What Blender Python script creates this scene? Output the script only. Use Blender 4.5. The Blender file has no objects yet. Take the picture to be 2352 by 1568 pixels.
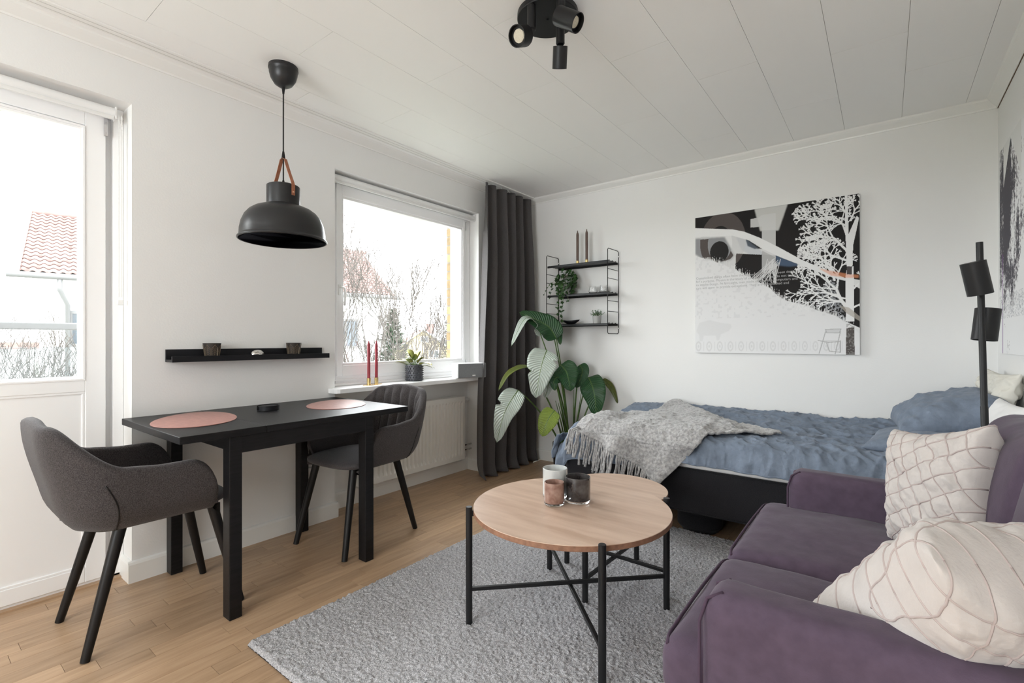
import bpy, bmesh, math, random
import numpy as np
from mathutils import Vector, Matrix, noise
sc = bpy.context.scene
COL = sc.collection
PI = math.pi

# ------------------------------------------------------------------ camera
FPX, HZ = 1112.6, 782.0
CAM = Vector((2.72, 0.0, 1.10))
YAW = math.atan(856.0 / FPX)
FW = Vector((-math.sin(YAW), math.cos(YAW), 0)); RT = Vector((math.cos(YAW), math.sin(YAW), 0))
cd = bpy.data.cameras.new('camera'); cam = bpy.data.objects.new('camera', cd); COL.objects.link(cam)
cam.location = CAM; cam.rotation_euler = (PI / 2, 0, YAW)
cd.sensor_width = 36; cd.lens = FPX / 2352 * 36; cd.shift_y = (HZ - 784) / 2352
cd.clip_start = 0.02; cd.clip_end = 400
sc.camera = cam

def at(px, py, d):
    """world point seen at a pixel, d metres in front of the camera"""
    return CAM + FW * d + RT * (d * (px - 1176) / FPX) + Vector((0, 0, -d * (py - HZ) / FPX))
def onY(px, py, y):
    r = at(px, py, 1) - CAM; return CAM + r * (y / r.y)
def onX(px, py, x):
    r = at(px, py, 1) - CAM; return CAM + r * ((x - CAM.x) / r.x)
def onZ(px, py, z):
    r = at(px, py, 1) - CAM; return CAM + r * ((z - CAM.z) / r.z)

# ------------------------------------------------------------------ sky, exposure
sc.view_settings.view_transform = 'Standard'; sc.view_settings.look = 'None'
sc.view_settings.gamma = 1.0; sc.view_settings.use_curve_mapping = False
sc.view_settings.exposure = 1.32
sc.cycles.max_bounces = 12; sc.cycles.diffuse_bounces = 8; sc.cycles.glossy_bounces = 4
sc.cycles.transmission_bounces = 8; sc.cycles.transparent_max_bounces = 12
sc.cycles.sample_clamp_indirect = 6.0
sc.cycles.caustics_reflective = False; sc.cycles.caustics_refractive = False
SKY = 6.0
w = bpy.data.worlds.new('overcast_sky'); sc.world = w; w.use_nodes = True
nt = w.node_tree; nt.nodes.clear()
wo = nt.nodes.new('ShaderNodeOutputWorld'); wb = nt.nodes.new('ShaderNodeBackground')
tc = nt.nodes.new('ShaderNodeTexCoord'); no = nt.nodes.new('ShaderNodeTexNoise'); no.inputs['Scale'].default_value = 2.2
no.inputs['Detail'].default_value = 5
cr = nt.nodes.new('ShaderNodeValToRGB')
cr.color_ramp.elements[0].position = .3; cr.color_ramp.elements[0].color = (.88, .91, .96, 1)
cr.color_ramp.elements[1].position = .7; cr.color_ramp.elements[1].color = (1, 1, 1, 1)
nt.links.new(tc.outputs['Generated'], no.inputs['Vector']); nt.links.new(no.outputs['Fac'], cr.inputs['Fac'])
nt.links.new(cr.outputs['Color'], wb.inputs['Color']); wb.inputs['Strength'].default_value = SKY
nt.links.new(wb.outputs[0], wo.inputs[0])

def portal(name, loc, rot, sx, sy):
    l = bpy.data.lights.new(name, 'AREA'); l.shape = 'RECTANGLE'; l.size = sx; l.size_y = sy
    l.cycles.is_portal = True
    o = bpy.data.objects.new(name, l); o.location = loc; o.rotation_euler = rot; COL.objects.link(o)
portal('window_portal', (-.34, 2.36, 1.49), (0, -PI / 2, 0), 1.15, 1.2)
portal('door_portal', (-.34, -.04, 1.49), (0, -PI / 2, 0), 1.3, 1.35)
portal('fill_window_portal', (1.6, -2.55, 1.45), (PI / 2, 0, 0), 2.0, 1.5)  # portal of the added window behind the camera

# ------------------------------------------------------------------ materials
MATS = {}
def mat(name, col, rough=.5, metal=0, spec=.5, var=0, vscale=8, stretch=None, col2=None, bump=0, bscale=60,
        bstretch=None, trans=0, ior=1.45, coat=0, sheen=0, rnd=0, detail=4, emit=None, sub=0):
    m = bpy.data.materials.new(name); m.use_nodes = True; MATS[name] = m
    n = m.node_tree.nodes; L = m.node_tree.links; b = n['Principled BSDF']
    b.inputs['Base Color'].default_value = (*col, 1); b.inputs['Roughness'].default_value = rough
    b.inputs['Metallic'].default_value = metal; b.inputs['Specular IOR Level'].default_value = spec
    b.inputs['Transmission Weight'].default_value = trans; b.inputs['IOR'].default_value = ior
    b.inputs['Coat Weight'].default_value = coat
    b.inputs['Sheen Weight'].default_value = sheen; b.inputs['Sheen Roughness'].default_value = .4
    if sub:
        b.inputs['Subsurface Weight'].default_value = sub; b.inputs['Subsurface Scale'].default_value = .01
    if emit:
        b.inputs['Emission Color'].default_value = (*emit[0], 1); b.inputs['Emission Strength'].default_value = emit[1]
    t = n.new('ShaderNodeTexCoord'); src = t.outputs['Object']
    if rnd:
        oi = n.new('ShaderNodeObjectInfo'); gi = n.new('ShaderNodeNewGeometry'); ad = n.new('ShaderNodeMath'); ad.operation = 'ADD'
        L.new(oi.outputs['Random'], ad.inputs[0]); L.new(gi.outputs['Random Per Island'], ad.inputs[1])
        fr = n.new('ShaderNodeMath'); fr.operation = 'FRACT'; L.new(ad.outputs[0], fr.inputs[0])
        vm = n.new('ShaderNodeVectorMath'); vm.operation = 'MULTIPLY_ADD'
        cx = n.new('ShaderNodeCombineXYZ')
        for k in range(3): L.new(fr.outputs[0], cx.inputs[k])
        L.new(cx.outputs[0], vm.inputs[0]); vm.inputs[1].default_value = (37, 91, 53); L.new(src, vm.inputs[2]); src = vm.outputs[0]
    if var or col2:
        mp = n.new('ShaderNodeMapping'); L.new(src, mp.inputs['Vector'])
        mp.inputs['Scale'].default_value = stretch or (1, 1, 1)
        nz = n.new('ShaderNodeTexNoise'); nz.inputs['Scale'].default_value = vscale; nz.inputs['Detail'].default_value = detail
        L.new(mp.outputs[0], nz.inputs['Vector'])
        rp = n.new('ShaderNodeValToRGB'); L.new(nz.outputs['Fac'], rp.inputs['Fac'])
        c2 = col2 or tuple(max(0, c * (1 - var)) for c in col)
        c1 = col if col2 else tuple(min(1, c * (1 + var)) for c in col)
        rp.color_ramp.elements[0].position = .32; rp.color_ramp.elements[0].color = (*c2, 1)
        rp.color_ramp.elements[1].position = .68; rp.color_ramp.elements[1].color = (*c1, 1)
        out = rp.outputs['Color']
        if rnd:
            mx = n.new('ShaderNodeMix'); mx.data_type = 'RGBA'; mx.blend_type = 'MULTIPLY'; mx.inputs['Factor'].default_value = 1
            mr = n.new('ShaderNodeMapRange'); L.new(fr.outputs[0], mr.inputs['Value'])
            mr.inputs['To Min'].default_value = 1 - rnd; mr.inputs['To Max'].default_value = 1 + rnd * .6
            cc = n.new('ShaderNodeCombineColor')
            for k in range(3): L.new(mr.outputs[0], cc.inputs[k])
            L.new(out, mx.inputs['A']); L.new(cc.outputs[0], mx.inputs['B']); out = mx.outputs['Result']
        L.new(out, b.inputs['Base Color'])
    if bump:
        mp2 = n.new('ShaderNodeMapping'); L.new(src, mp2.inputs['Vector']); mp2.inputs['Scale'].default_value = bstretch or (1, 1, 1)
        n2 = n.new('ShaderNodeTexNoise'); n2.inputs['Scale'].default_value = bscale; n2.inputs['Detail'].default_value = 3
        L.new(mp2.outputs[0], n2.inputs['Vector'])
        bp = n.new('ShaderNodeBump'); bp.inputs['Strength'].default_value = bump; bp.inputs['Distance'].default_value = .01
        L.new(n2.outputs['Fac'], bp.inputs['Height']); L.new(bp.outputs[0], b.inputs['Normal'])
    return m

WALL = mat('white_wall_paint', (.80, .797, .785), .7, spec=.25, bump=.05, bscale=120)
CEILM = mat('white_ceiling_board_paint', (.90, .897, .885), .5, spec=.35, bump=.03, bscale=200)
TRIM = mat('white_gloss_trim_paint', (.84, .835, .81), .3, spec=.5)
FRAME = mat('white_window_frame_paint', (.91, .91, .915), .35)
OAK = mat('oak_parquet', (.52, .355, .225), .33, spec=.45, col2=(.40, .262, .16), vscale=3, stretch=(16, 1.5, 16), rnd=.15, bump=.03,
          bscale=30, bstretch=(20, 1.5, 20), detail=6)
GAP = mat('dark_stave_joint_and_crown_gap', (.14, .085, .05), .8)
JOINT = mat('grey_shadow_joint', (.62, .61, .59), .8)
BLACKWOOD = mat('black_brown_stained_wood', (.011, .010, .011), .40, spec=.32, col2=(.004, .004, .0045), vscale=5, stretch=(30, 2, 30), bump=.12,
                bscale=14, bstretch=(30, 2, 30), detail=5)
BLACKSHELF = mat('black_lacquered_shelf', (.009, .009, .011), .45, spec=.3)
FABRIC = mat('charcoal_melange_fabric', (.066, .059, .060), .95, spec=.15, var=.42, vscale=330, bump=.4, bscale=420, sheen=.2, detail=2)
FABRIC_IN = mat('grey_melange_fabric', (.095, .088, .092), .95, spec=.15, var=.3, vscale=420, bump=.3, bscale=500, sheen=.15, detail=2)
BLKLEG = mat('black_stained_beech', (.008, .007, .007), .4, spec=.35)
BLKMETAL = mat('black_powder_coated_metal', (.011, .011, .012), .42, spec=.4)
SHADE = mat('matt_black_shade_enamel', (.017, .017, .018), .34, spec=.45)
SHADEIN = mat('matt_black_shade_inside', (.012, .010, .014), .6)
LEATHER = mat('tan_leather', (.33, .125, .065), .5, var=.15, vscale=60)
ROSE = mat('rose_brown_placemat_leather', (.36, .175, .145), .38, var=.12, vscale=45, bump=.05, bscale=200)
BRASS = mat('polished_brass', (.78, .56, .25), .22, metal=1)
COPPER = mat('copper_rivet', (.8, .5, .35), .3, metal=1)
REDWAX = mat('burgundy_wax', (.30, .03, .045), .45, sub=.1)
BROWNWAX = mat('brown_wax', (.13, .085, .07), .5)
CHROME = mat('chrome', (.75, .75, .77), .12, metal=1)
CURT = mat('dark_grey_curtain_cloth', (.082, .076, .077), .95, spec=.15, var=.16, vscale=300, bump=.2, bscale=500, sheen=.2, detail=2)
RUGM = mat('light_grey_pile', (.44, .435, .45), 1, spec=.05, var=.34, vscale=220, bump=.6, bscale=240, detail=2)
TABLETOP = mat('rustic_oak_tabletop', (.60, .445, .345), .36, col2=(.47, .325, .24), vscale=2.2, stretch=(1.4, 11, 11), bump=.05, bscale=14,
               bstretch=(2, 30, 10), detail=7)
TOPEDGE = mat('brown_table_edge', (.26, .135, .085), .5, var=.2, vscale=60)
BEDBASE = mat('charcoal_bed_upholstery', (.022, .0215, .024), .95, spec=.12, var=.4, vscale=400, bump=.3, bscale=400, sheen=.1, detail=2)
LINEN = mat('blue_grey_linen', (.172, .207, .265), .95, spec=.12, var=.10, vscale=22, bump=.5, bscale=45, sheen=.12, detail=6)
WHITECLOTH = mat('white_cotton', (.82, .81, .80), .9, spec=.15, bump=.2, bscale=30)
CREAM = mat('cream_cotton', (.66, .64, .58), .9, spec=.15, bump=.3, bscale=25)
WOOL = mat('grey_brushed_wool', (.45, .44, .435), 1, spec=.05, col2=(.24, .235, .235), vscale=70, bump=.6, bscale=110, sheen=.5, detail=6)
PURPLE = mat('aubergine_cotton_velvet', (.088, .064, .092), .92, spec=.1, var=.10, vscale=30, bump=.1, bscale=300, sheen=.14, detail=4)
PIPING = mat('dark_purple_piping', (.055, .032, .055), .85)
BEIGE = mat('beige_pintuck_cotton', (.54, .50, .475), .9, spec=.15, var=.04, vscale=16, bump=.12, bscale=150, sheen=.2)
POT = mat('black_planter', (.012, .011, .012), .4)
SPIKEPOT = mat('charcoal_ceramic', (.06, .062, .072), .35)
GREYPOT = mat('grey_ceramic', (.40, .40, .39), .5)
LEAFD = mat('dark_green_leaf', (.035, .10, .03), .38, spec=.5, var=.3, vscale=14, coat=.15)
IVY = mat('ivy_green_leaf', (.035, .085, .025), .4, var=.5, vscale=30, rnd=.5)
SOFTLEAF = mat('sage_green_foliage', (.17, .28, .16), .6, var=.4, vscale=80)
STEM = mat('green_stem', (.07, .13, .03), .5, var=.3, vscale=20)
REDROOF = mat('weathered_red_clay', (.155, .098, .088), .8, var=.2, vscale=3, rnd=.22)
HOUSEW = mat('white_render', (.72, .72, .70), .9, var=.03, vscale=2)
YELLOWW = mat('pale_yellow_render', (.30, .25, .165), .9)
BRICKM = mat('yellow_brick', (.22, .155, .08), .85, var=.2, vscale=14, rnd=.25)
MORTAR = mat('pale_mortar', (.16, .145, .125), .9)
PALEG = mat('pale_grey_outdoor_paint', (.105, .105, .105), .5)
BARK = mat('grey_bark', (.055, .048, .042), .95, var=.3, vscale=8)
CONIF = mat('conifer_green', (.05, .075, .045), .95, var=.5, vscale=9)
GROUND = mat('winter_lawn', (.16, .17, .13), 1, var=.3, vscale=.6)
HILLM = mat('distant_hill', (.11, .12, .14), 1, var=.2, vscale=.3)
PLASTIC = mat('white_plastic', (.80, .80, .79), .35)
RADW = mat('cream_white_radiator_enamel', (.80, .785, .75), .3)
GRILLE = mat('grey_speaker_grille', (.20, .205, .215), .6, var=.1, vscale=200)
DARKGLASS = mat('dark_window_glass', (.05, .06, .07), .15)
LED = mat('frosted_lamp_lens', (.8, .74, .6), .4, bump=.8, bscale=190)
CUPM = mat('dark_bronze_glass', (.03, .024, .02), .3)
GOLDLINE = mat('bronze_relief_lines', (.30, .23, .16), .4, metal=.6)
SILVER = mat('mottled_silver', (.72, .71, .69), .2, metal=1, bump=.4, bscale=40)

def thin_glass(name, tint=(1, 1, 1), refl=.06):
    m = bpy.data.materials.new(name); m.use_nodes = True; n = m.node_tree.nodes; L = m.node_tree.links; n.clear()
    o = n.new('ShaderNodeOutputMaterial'); t = n.new('ShaderNodeBsdfTransparent'); g = n.new('ShaderNodeBsdfGlossy')
    t.inputs[0].default_value = (*tint, 1); g.inputs['Roughness'].default_value = .02
    lw = n.new('ShaderNodeLayerWeight'); lw.inputs['Blend'].default_value = .5      # facing: the same from either side
    pw_ = n.new('ShaderNodeMath'); pw_.operation = 'POWER'; L.new(lw.outputs['Facing'], pw_.inputs[0]); pw_.inputs[1].default_value = 4.5
    ma = n.new('ShaderNodeMath'); ma.operation = 'MULTIPLY_ADD'; L.new(pw_.outputs[0], ma.inputs[0]); ma.inputs[1].default_value = .7; ma.inputs[2].default_value = .03
    mx = n.new('ShaderNodeMixShader'); L.new(ma.outputs[0], mx.inputs[0]); L.new(t.outputs[0], mx.inputs[1]); L.new(g.outputs[0], mx.inputs[2])
    L.new(mx.outputs[0], o.inputs[0]); return m
PANE = thin_glass('clear_window_glass', (.96, .975, .97))
FROST = thin_glass('balcony_glass', (.82, .85, .86))
def thick_glass(name, col, rough, trans):
    return mat(name, col, rough, trans=trans, ior=1.45)
CLEARG = thick_glass('clear_drinking_glass', (1, 1, 1), .0, 1)
WHITEG = mat('milky_white_glass', (.80, .82, .81), .12, trans=.35, coat=.3)
PINKG = mat('brown_pink_glass', (.28, .15, .115), .10, col2=(.50, .33, .27), vscale=30, trans=.25, coat=.4)
BLACKG = mat('smoky_black_glass', (.025, .02, .02), .10, col2=(.11, .105, .105), vscale=26, trans=.2, coat=.5)

def leafmat(name, green, pale, rough=.32, stripes=60):
    """leaf with parallel side veins (uses the leaf's own u/v, v along the midrib)"""
    m = mat(name, green, rough, spec=.45, coat=.05)
    n = m.node_tree.nodes; L = m.node_tree.links; b = n['Principled BSDF']
    uv = n.new('ShaderNodeUVMap'); sp = n.new('ShaderNodeSeparateXYZ'); L.new(uv.outputs[0], sp.inputs[0])
    sb = n.new('ShaderNodeMath'); sb.operation = 'SUBTRACT'; L.new(sp.outputs[0], sb.inputs[0]); sb.inputs[1].default_value = .5
    ab = n.new('ShaderNodeMath'); ab.operation = 'ABSOLUTE'; L.new(sb.outputs[0], ab.inputs[0])
    mm = n.new('ShaderNodeMath'); mm.operation = 'MULTIPLY_ADD'; L.new(ab.outputs[0], mm.inputs[0]); mm.inputs[1].default_value = -.35; L.new(sp.outputs[1], mm.inputs[2])
    sn = n.new('ShaderNodeMath'); sn.operation = 'MULTIPLY'; L.new(mm.outputs[0], sn.inputs[0]); sn.inputs[1].default_value = stripes * 2
    s2 = n.new('ShaderNodeMath'); s2.operation = 'SINE'; L.new(sn.outputs[0], s2.inputs[0])
    bp = n.new('ShaderNodeBump'); bp.inputs['Strength'].default_value = .55; bp.inputs['Distance'].default_value = .004
    L.new(s2.outputs[0], bp.inputs['Height']); L.new(bp.outputs[0], b.inputs['Normal'])
    rp = n.new('ShaderNodeValToRGB'); L.new(ab.outputs[0], rp.inputs['Fac'])
    rp.color_ramp.elements[0].position = .012; rp.color_ramp.elements[0].color = (*pale, 1)
    rp.color_ramp.elements[1].position = .03; rp.color_ramp.elements[1].color = (*green, 1)
    L.new(rp.outputs[0], b.inputs['Base Color'])
    return m
LF_DARK = leafmat('dark_green_banana_leaf', (.022, .075, .026), (.12, .24, .09))
LF_SHEEN = leafmat('window_sheen_leaf', (.40, .45, .40), (.62, .68, .58), .22)  # pale colour carries the window highlights on the blades
LF_LIME = leafmat('yellow_green_leaf', (.20, .27, .045), (.5, .6, .3))
LF_BROWN = leafmat('green_leaf_with_brown_edge', (.12, .14, .03), (.3, .28, .12))

# ------------------------------------------------------------------ mesh helpers
class MB:
    def __init__(s): s.v = []; s.f = []; s.uv = None
    def add(s, vs, fs):
        k = len(s.v); s.v += [tuple(p) for p in vs]; s.f += [tuple(i + k for i in f) for f in fs]; return s
    def box(s, x0, x1, y0, y1, z0, z1):
        return s.add([(x0, y0, z0), (x1, y0, z0), (x1, y1, z0), (x0, y1, z0), (x0, y0, z1), (x1, y0, z1), (x1, y1, z1), (x0, y1, z1)],
                     [(3, 2, 1, 0), (4, 5, 6, 7), (0, 1, 5, 4), (1, 2, 6, 5), (2, 3, 7, 6), (3, 0, 4, 7)])
    def obox(s, c, ax, ay, az):
        c, ax, ay, az = map(Vector, (c, ax, ay, az)); vs = []
        for k in (-1, 1):
            for i, j in ((-1, -1), (1, -1), (1, 1), (-1, 1)): vs.append(c + ax * i + ay * j + az * k)
        return s.add(vs, [(3, 2, 1, 0), (4, 5, 6, 7), (0, 1, 5, 4), (1, 2, 6, 5), (2, 3, 7, 6), (3, 0, 4, 7)])
    def tube(s, pts, r, seg=8, cap=True):
        pts = [Vector(p) for p in pts]; n = len(pts)
        rs = r if isinstance(r, (list, tuple)) else [r] * n
        base = len(s.v); prev = None
        for i, p in enumerate(pts):
            d = (pts[min(i + 1, n - 1)] - pts[max(i - 1, 0)]).normalized()
            if prev is None:
                a = d.orthogonal().normalized()
            else:
                a = prev - d * prev.dot(d)
                a = a.normalized() if a.length > 1e-6 else d.orthogonal().normalized()
            prev = a; b = d.cross(a)
            for k in range(seg):
                t = 2 * PI * k / seg; s.v.append(tuple(p + (a * math.cos(t) + b * math.sin(t)) * rs[i]))
        for i in range(n - 1):
            for k in range(seg):
                q = (k + 1) % seg
                s.f.append((base + i * seg + k, base + i * seg + q, base + (i + 1) * seg + q, base + (i + 1) * seg + k))
        if cap:
            s.f.append(tuple(base + k for k in reversed(range(seg)))); s.f.append(tuple(base + (n - 1) * seg + k for k in range(seg)))
        return s
    def lathe(s, prof, c=(0, 0, 0), seg=32, axis=None):
        """profile [(r,z)]; spun about z (or about the given axis) at c"""
        c = Vector(c); M = Vector((0, 0, 1)).rotation_difference(Vector(axis)).to_matrix() if axis is not None else Matrix.Identity(3)
        base = len(s.v)
        for r, z in prof:
            for k in range(seg):
                t = 2 * PI * k / seg; s.v.append(tuple(c + M @ Vector((r * math.cos(t), r * math.sin(t), z))))
        for i in range(len(prof) - 1):
            for k in range(seg):
                q = (k + 1) % seg
                s.f.append((base + i * seg + k, base + i * seg + q, base + (i + 1) * seg + q, base + (i + 1) * seg + k))
        if prof[0][0] > 1e-5: s.f.append(tuple(base + k for k in reversed(range(seg))))
        if prof[-1][0] > 1e-5: s.f.append(tuple(base + (len(prof) - 1) * seg + k for k in range(seg)))
        return s
    def grid(s, nu, nv, fn, close_u=False):
        base = len(s.v); mu = nu if close_u else nu + 1
        for j in range(nv + 1):
            for i in range(mu): s.v.append(tuple(fn(i / nu, j / nv)))
        for j in range(nv):
            for i in range(nu):
                q = (i + 1) % mu
                s.f.append((base + j * mu + i, base + j * mu + q, base + (j + 1) * mu + q, base + (j + 1) * mu + i))
        return s
    def prism(s, poly, z0, z1, fn=None):
        """poly of 2D points extruded; fn maps (a,b,c)->world"""
        fn = fn or (lambda a, b, c: (a, b, c)); n = len(poly)
        vs = [fn(a, b, z0) for a, b in poly] + [fn(a, b, z1) for a, b in poly]
        return s.add(vs, [tuple(reversed(range(n))), tuple(range(n, 2 * n))] + [(i, (i + 1) % n, n + (i + 1) % n, n + i) for i in range(n)])

def wloc(p):
    v = Vector((0, 0, 0))
    while p is not None: v = v + p.location; p = p.parent
    return v

def obj(name, mb, m, parent=None, smooth=False, bevel=0, solid=0, local=False, sub=0, seg=2, fixn=False):
    me = bpy.data.meshes.new(name); vs = mb.v
    if parent is not None and not local:
        L = wloc(parent); vs = [(a - L.x, b - L.y, c - L.z) for a, b, c in vs]
    me.from_pydata(vs, [], mb.f)
    if isinstance(m, (list, tuple)):
        for q in m: me.materials.append(q)
    else: me.materials.append(m)
    if mb.uv is not None:
        ul = me.uv_layers.new(name='UVMap')
        idx = np.empty(len(me.loops), dtype=np.int32); me.loops.foreach_get('vertex_index', idx)
        ul.data.foreach_set('uv', np.array(mb.uv, dtype=np.float32)[idx].ravel())
    if fixn:
        bm = bmesh.new(); bm.from_mesh(me); bmesh.ops.recalc_face_normals(bm, faces=bm.faces); bm.to_mesh(me); bm.free()
    if smooth:
        me.polygons.foreach_set('use_smooth', [True] * len(me.polygons))
        if smooth == 'auto':
            bm = bmesh.new(); bm.from_mesh(me)
            for e in bm.edges:
                if len(e.link_faces) == 2 and e.calc_face_angle(0) > .6: e.smooth = False
            bm.to_mesh(me); bm.free()
    me.update()
    o = bpy.data.objects.new(name, me); COL.objects.link(o)
    if parent is not None: o.parent = parent
    if solid:
        q = o.modifiers.new('solid', 'SOLIDIFY'); q.thickness = solid; q.offset = 0
    if sub:
        q = o.modifiers.new('subd', 'SUBSURF'); q.levels = sub; q.render_levels = sub
    if bevel:
        q = o.modifiers.new('bevel', 'BEVEL'); q.width = bevel; q.segments = seg; q.limit_method = 'ANGLE'; q.angle_limit = .6
    return o

def tag(o, label, cat, group=None, kind=None):
    o['label'] = label; o['category'] = cat
    if group: o['group'] = group
    if kind: o['kind'] = kind
    return o
def thing(name, label, cat, loc=(0, 0, 0), group=None):
    o = bpy.data.objects.new(name, None); COL.objects.link(o); o.location = loc; o.empty_display_size = .1
    return tag(o, label, cat, group)
def struct(name, mb, m, label=None, **k):
    o = obj(name, mb, m, None, **k); o['kind'] = 'structure'
    if label: o['label'] = label
    return o
def copy_tree(o, parent=None):
    c = o.copy(); COL.objects.link(c); c.parent = parent
    for ch in o.children: copy_tree(ch, c)
    return c
def nz(x, y, z=0.0): return noise.noise(Vector((x, y, z)))
def fbm(x, y, z=0.0, o=4):
    a, s, r = 1, 1, 0
    for k in range(o): r += a * noise.noise(Vector((x * s, y * s, z * s + k * 7))); a *= .5; s *= 2
    return r
def sm(a, b, x):
    t = min(1, max(0, (x - a) / (b - a))); return t * t * (3 - 2 * t)
def lerp(a, b, t): return a + (b - a) * t

# ================================================================== ROOM SHELL
RX, YF, YN, ZC = 3.212, 3.725, -2.4, 2.42
fl = struct('floor', MB().box(-.13, RX + .1, YN - .1, YF + .1, -.06, -.005), GAP)
# three-strip oak parquet: every stave a piece
random.seed(4)
staves = []
ROWW = .0695
x = -.128; row = 0
while x < RX:
    y = YN - random.random() * .4
    while y < YF:
        ln = random.choice((.30, .38, .46, .54)); staves.append((x, y, ln)); y += ln
    x += ROWW; row += 1
def in_view(x, y):
    d = Vector((x, y, 0)) - CAM; dep = d.dot(FW)
    if dep < .4: return False
    px = 1176 + FPX * d.dot(RT) / dep; py = HZ + FPX * 1.1 / dep
    if not (-60 < px < 2400 and py < 1650): return False
    if .92 < x < 2.9 and .82 < y < 2.72: return False          # under the rug
    if x > 2.35 and y > .9: return False
    if x > 1.15 and y > 3.0: return False
    return True
scored = []
for (x, y, ln) in staves:
    c = Vector((x, y + ln / 2, 0)); vis = in_view(x + .03, y) or in_view(x + .03, y + ln / 2) or in_view(x + .03, y + ln)
    dep = (c - CAM).dot(FW)
    scored.append((0 if vis else 1, dep, x, y, ln))
scored.sort()
smesh = {}; rest = MB()
for k, (nv, dep, x, y, ln) in enumerate(scored):
    y1 = min(y + ln, YF)
    if not nv and k < 300 and y1 == y + ln:
        if ln not in smesh:
            o = obj('plank', MB().box(.0004, ROWW - .0004, .0006, ln - .0006, -.006, 0), OAK, fl); smesh[ln] = o.data
        else:
            o = bpy.data.objects.new('plank', smesh[ln]); COL.objects.link(o); o.parent = fl
        o.location = (x, y, 0)
    else:
        rest.box(x + .0004, x + ROWW - .0004, y + .0006, y1 - .0006, -.006, 0)
o = obj('parquet', rest, OAK, fl); o['kind'] = 'stuff'

# ceiling boards with visible joints
ce = struct('ceiling', MB().box(-.3, RX + .1, YN - .1, YF + .1, ZC + .006, ZC + .08), JOINT)
random.seed(2)
off = {0: .2, 1: .664, 2: -.012, 3: .515, 4: .9, 5: .383, 6: .92, 7: 0.15, 8: .78, 9: .3, 10: .7, 11: .1}
cm = {}
for k in range(12):
    x0 = .018 + .2782 * k; x1 = min(x0 + .2782, RX)
    y = off[k] - 1.186 * 3
    while y < YF:
        y0, y1 = max(y, YN), min(y + 1.186, YF)
        if y1 > y0 + .02:
            obj('ceiling_board', MB().box(x0 + .0008, x1 - .0008, y0 + .0008, y1 - .0008, ZC, ZC + .007), CEILM, ce)
        y += 1.186

def boxes(*bs):
    m = MB()
    for b in bs: m.box(*b)
    return m
DO0, DO1, DZ = -.34, .693, 2.179
W0, W1, WZ = 1.722, 3.073, 2.174
TH = -.262
wl = struct('wall_left', boxes((TH, 0, YN, DO0, -.02, ZC), (TH, 0, DO0, DO1, DZ, ZC), (TH, 0, DO1, W0, -.02, ZC), (TH, 0, W1, YF + .1, -.02, ZC),
                               (TH, 0, W0, W1, WZ, ZC), (TH, -.13, W0, W1, -.02, .775),
                               (TH, -.14, W0, W0 + .07, .775, WZ), (TH, -.14, 3.0, W1, .775, WZ), (TH, -.14, W0 + .07, 3.0, 2.11, WZ),
                               (TH, -.14, W0 + .07, 3.0, .775, .90)), WALL)
struct('wall_far', MB().box(-.262, RX + .14, YF, YF + .14, -.02, ZC), WALL)
struct('wall_right', MB().box(RX, RX + .14, YN, YF, -.02, ZC), WALL)
struct('wall_near', boxes((-.262, .60, YN - .14, YN, -.02, ZC), (2.60, RX + .14, YN - .14, YN, -.02, ZC), (.60, 2.60, YN - .14, YN, -.02, .70),
                          (.60, 2.60, YN - .14, YN, 2.20, ZC)), WALL)
nw = struct('fill_window', boxes((.60, .66, YN - .1, YN - .04, .7, 2.2), (2.54, 2.60, YN - .1, YN - .04, .7, 2.2), (.66, 2.54, YN - .1, YN - .04, .7, .76),  # unseen window, added behind the camera to let in fill daylight
                              (.66, 2.54, YN - .1, YN - .04, 2.14, 2.2), (1.57, 1.63, YN - .1, YN - .04, .76, 2.14)), FRAME)
obj('window_pane', boxes((.66, 1.57, YN - .072, YN - .068, .76, 2.14)), PANE, nw)
obj('window_pane', boxes((1.63, 2.54, YN - .072, YN - .068, .76, 2.14)), PANE, nw)

# bricks of the facade at the outer window reveal
z = .80; k = 0
random.seed(8)
while z < 2.24:
    dx = random.uniform(-.004, .003)
    obj('brick', MB().box(-.306 + dx, TH, 3.001, 3.20, z + .005, z + .070), BRICKM, wl)
    z += .075
obj('mortar', MB().box(-.304, TH - .0005, 3.0022, 3.20, .80, 2.24), MORTAR, wl)

# crown mouldings
CP = [(0, -.048), (.006, -.048), (.008, -.040), (.018, -.032), (.034, -.019), (.043, -.010), (.046, -.004), (.050, 0), (0, 0)]
def crown(n, f, a, b): struct(n, MB().prism(CP, a, b, f), TRIM, smooth=False)
crown('trim_1', lambda d, z, t: (d, t, ZC + z), YF, YN)
crown('trim_2', lambda d, z, t: (t, YF - d, ZC + z), RX, 0)
crown('trim_3', lambda d, z, t: (RX - d, t, ZC + z), YN, YF)
struct('crown_gap_shade', boxes((RX - .0035, RX, .4, YF - .01, 2.3695, 2.3725)), GAP)  # dark strip in place of the shaded gap under the crown, no moulding

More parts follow.
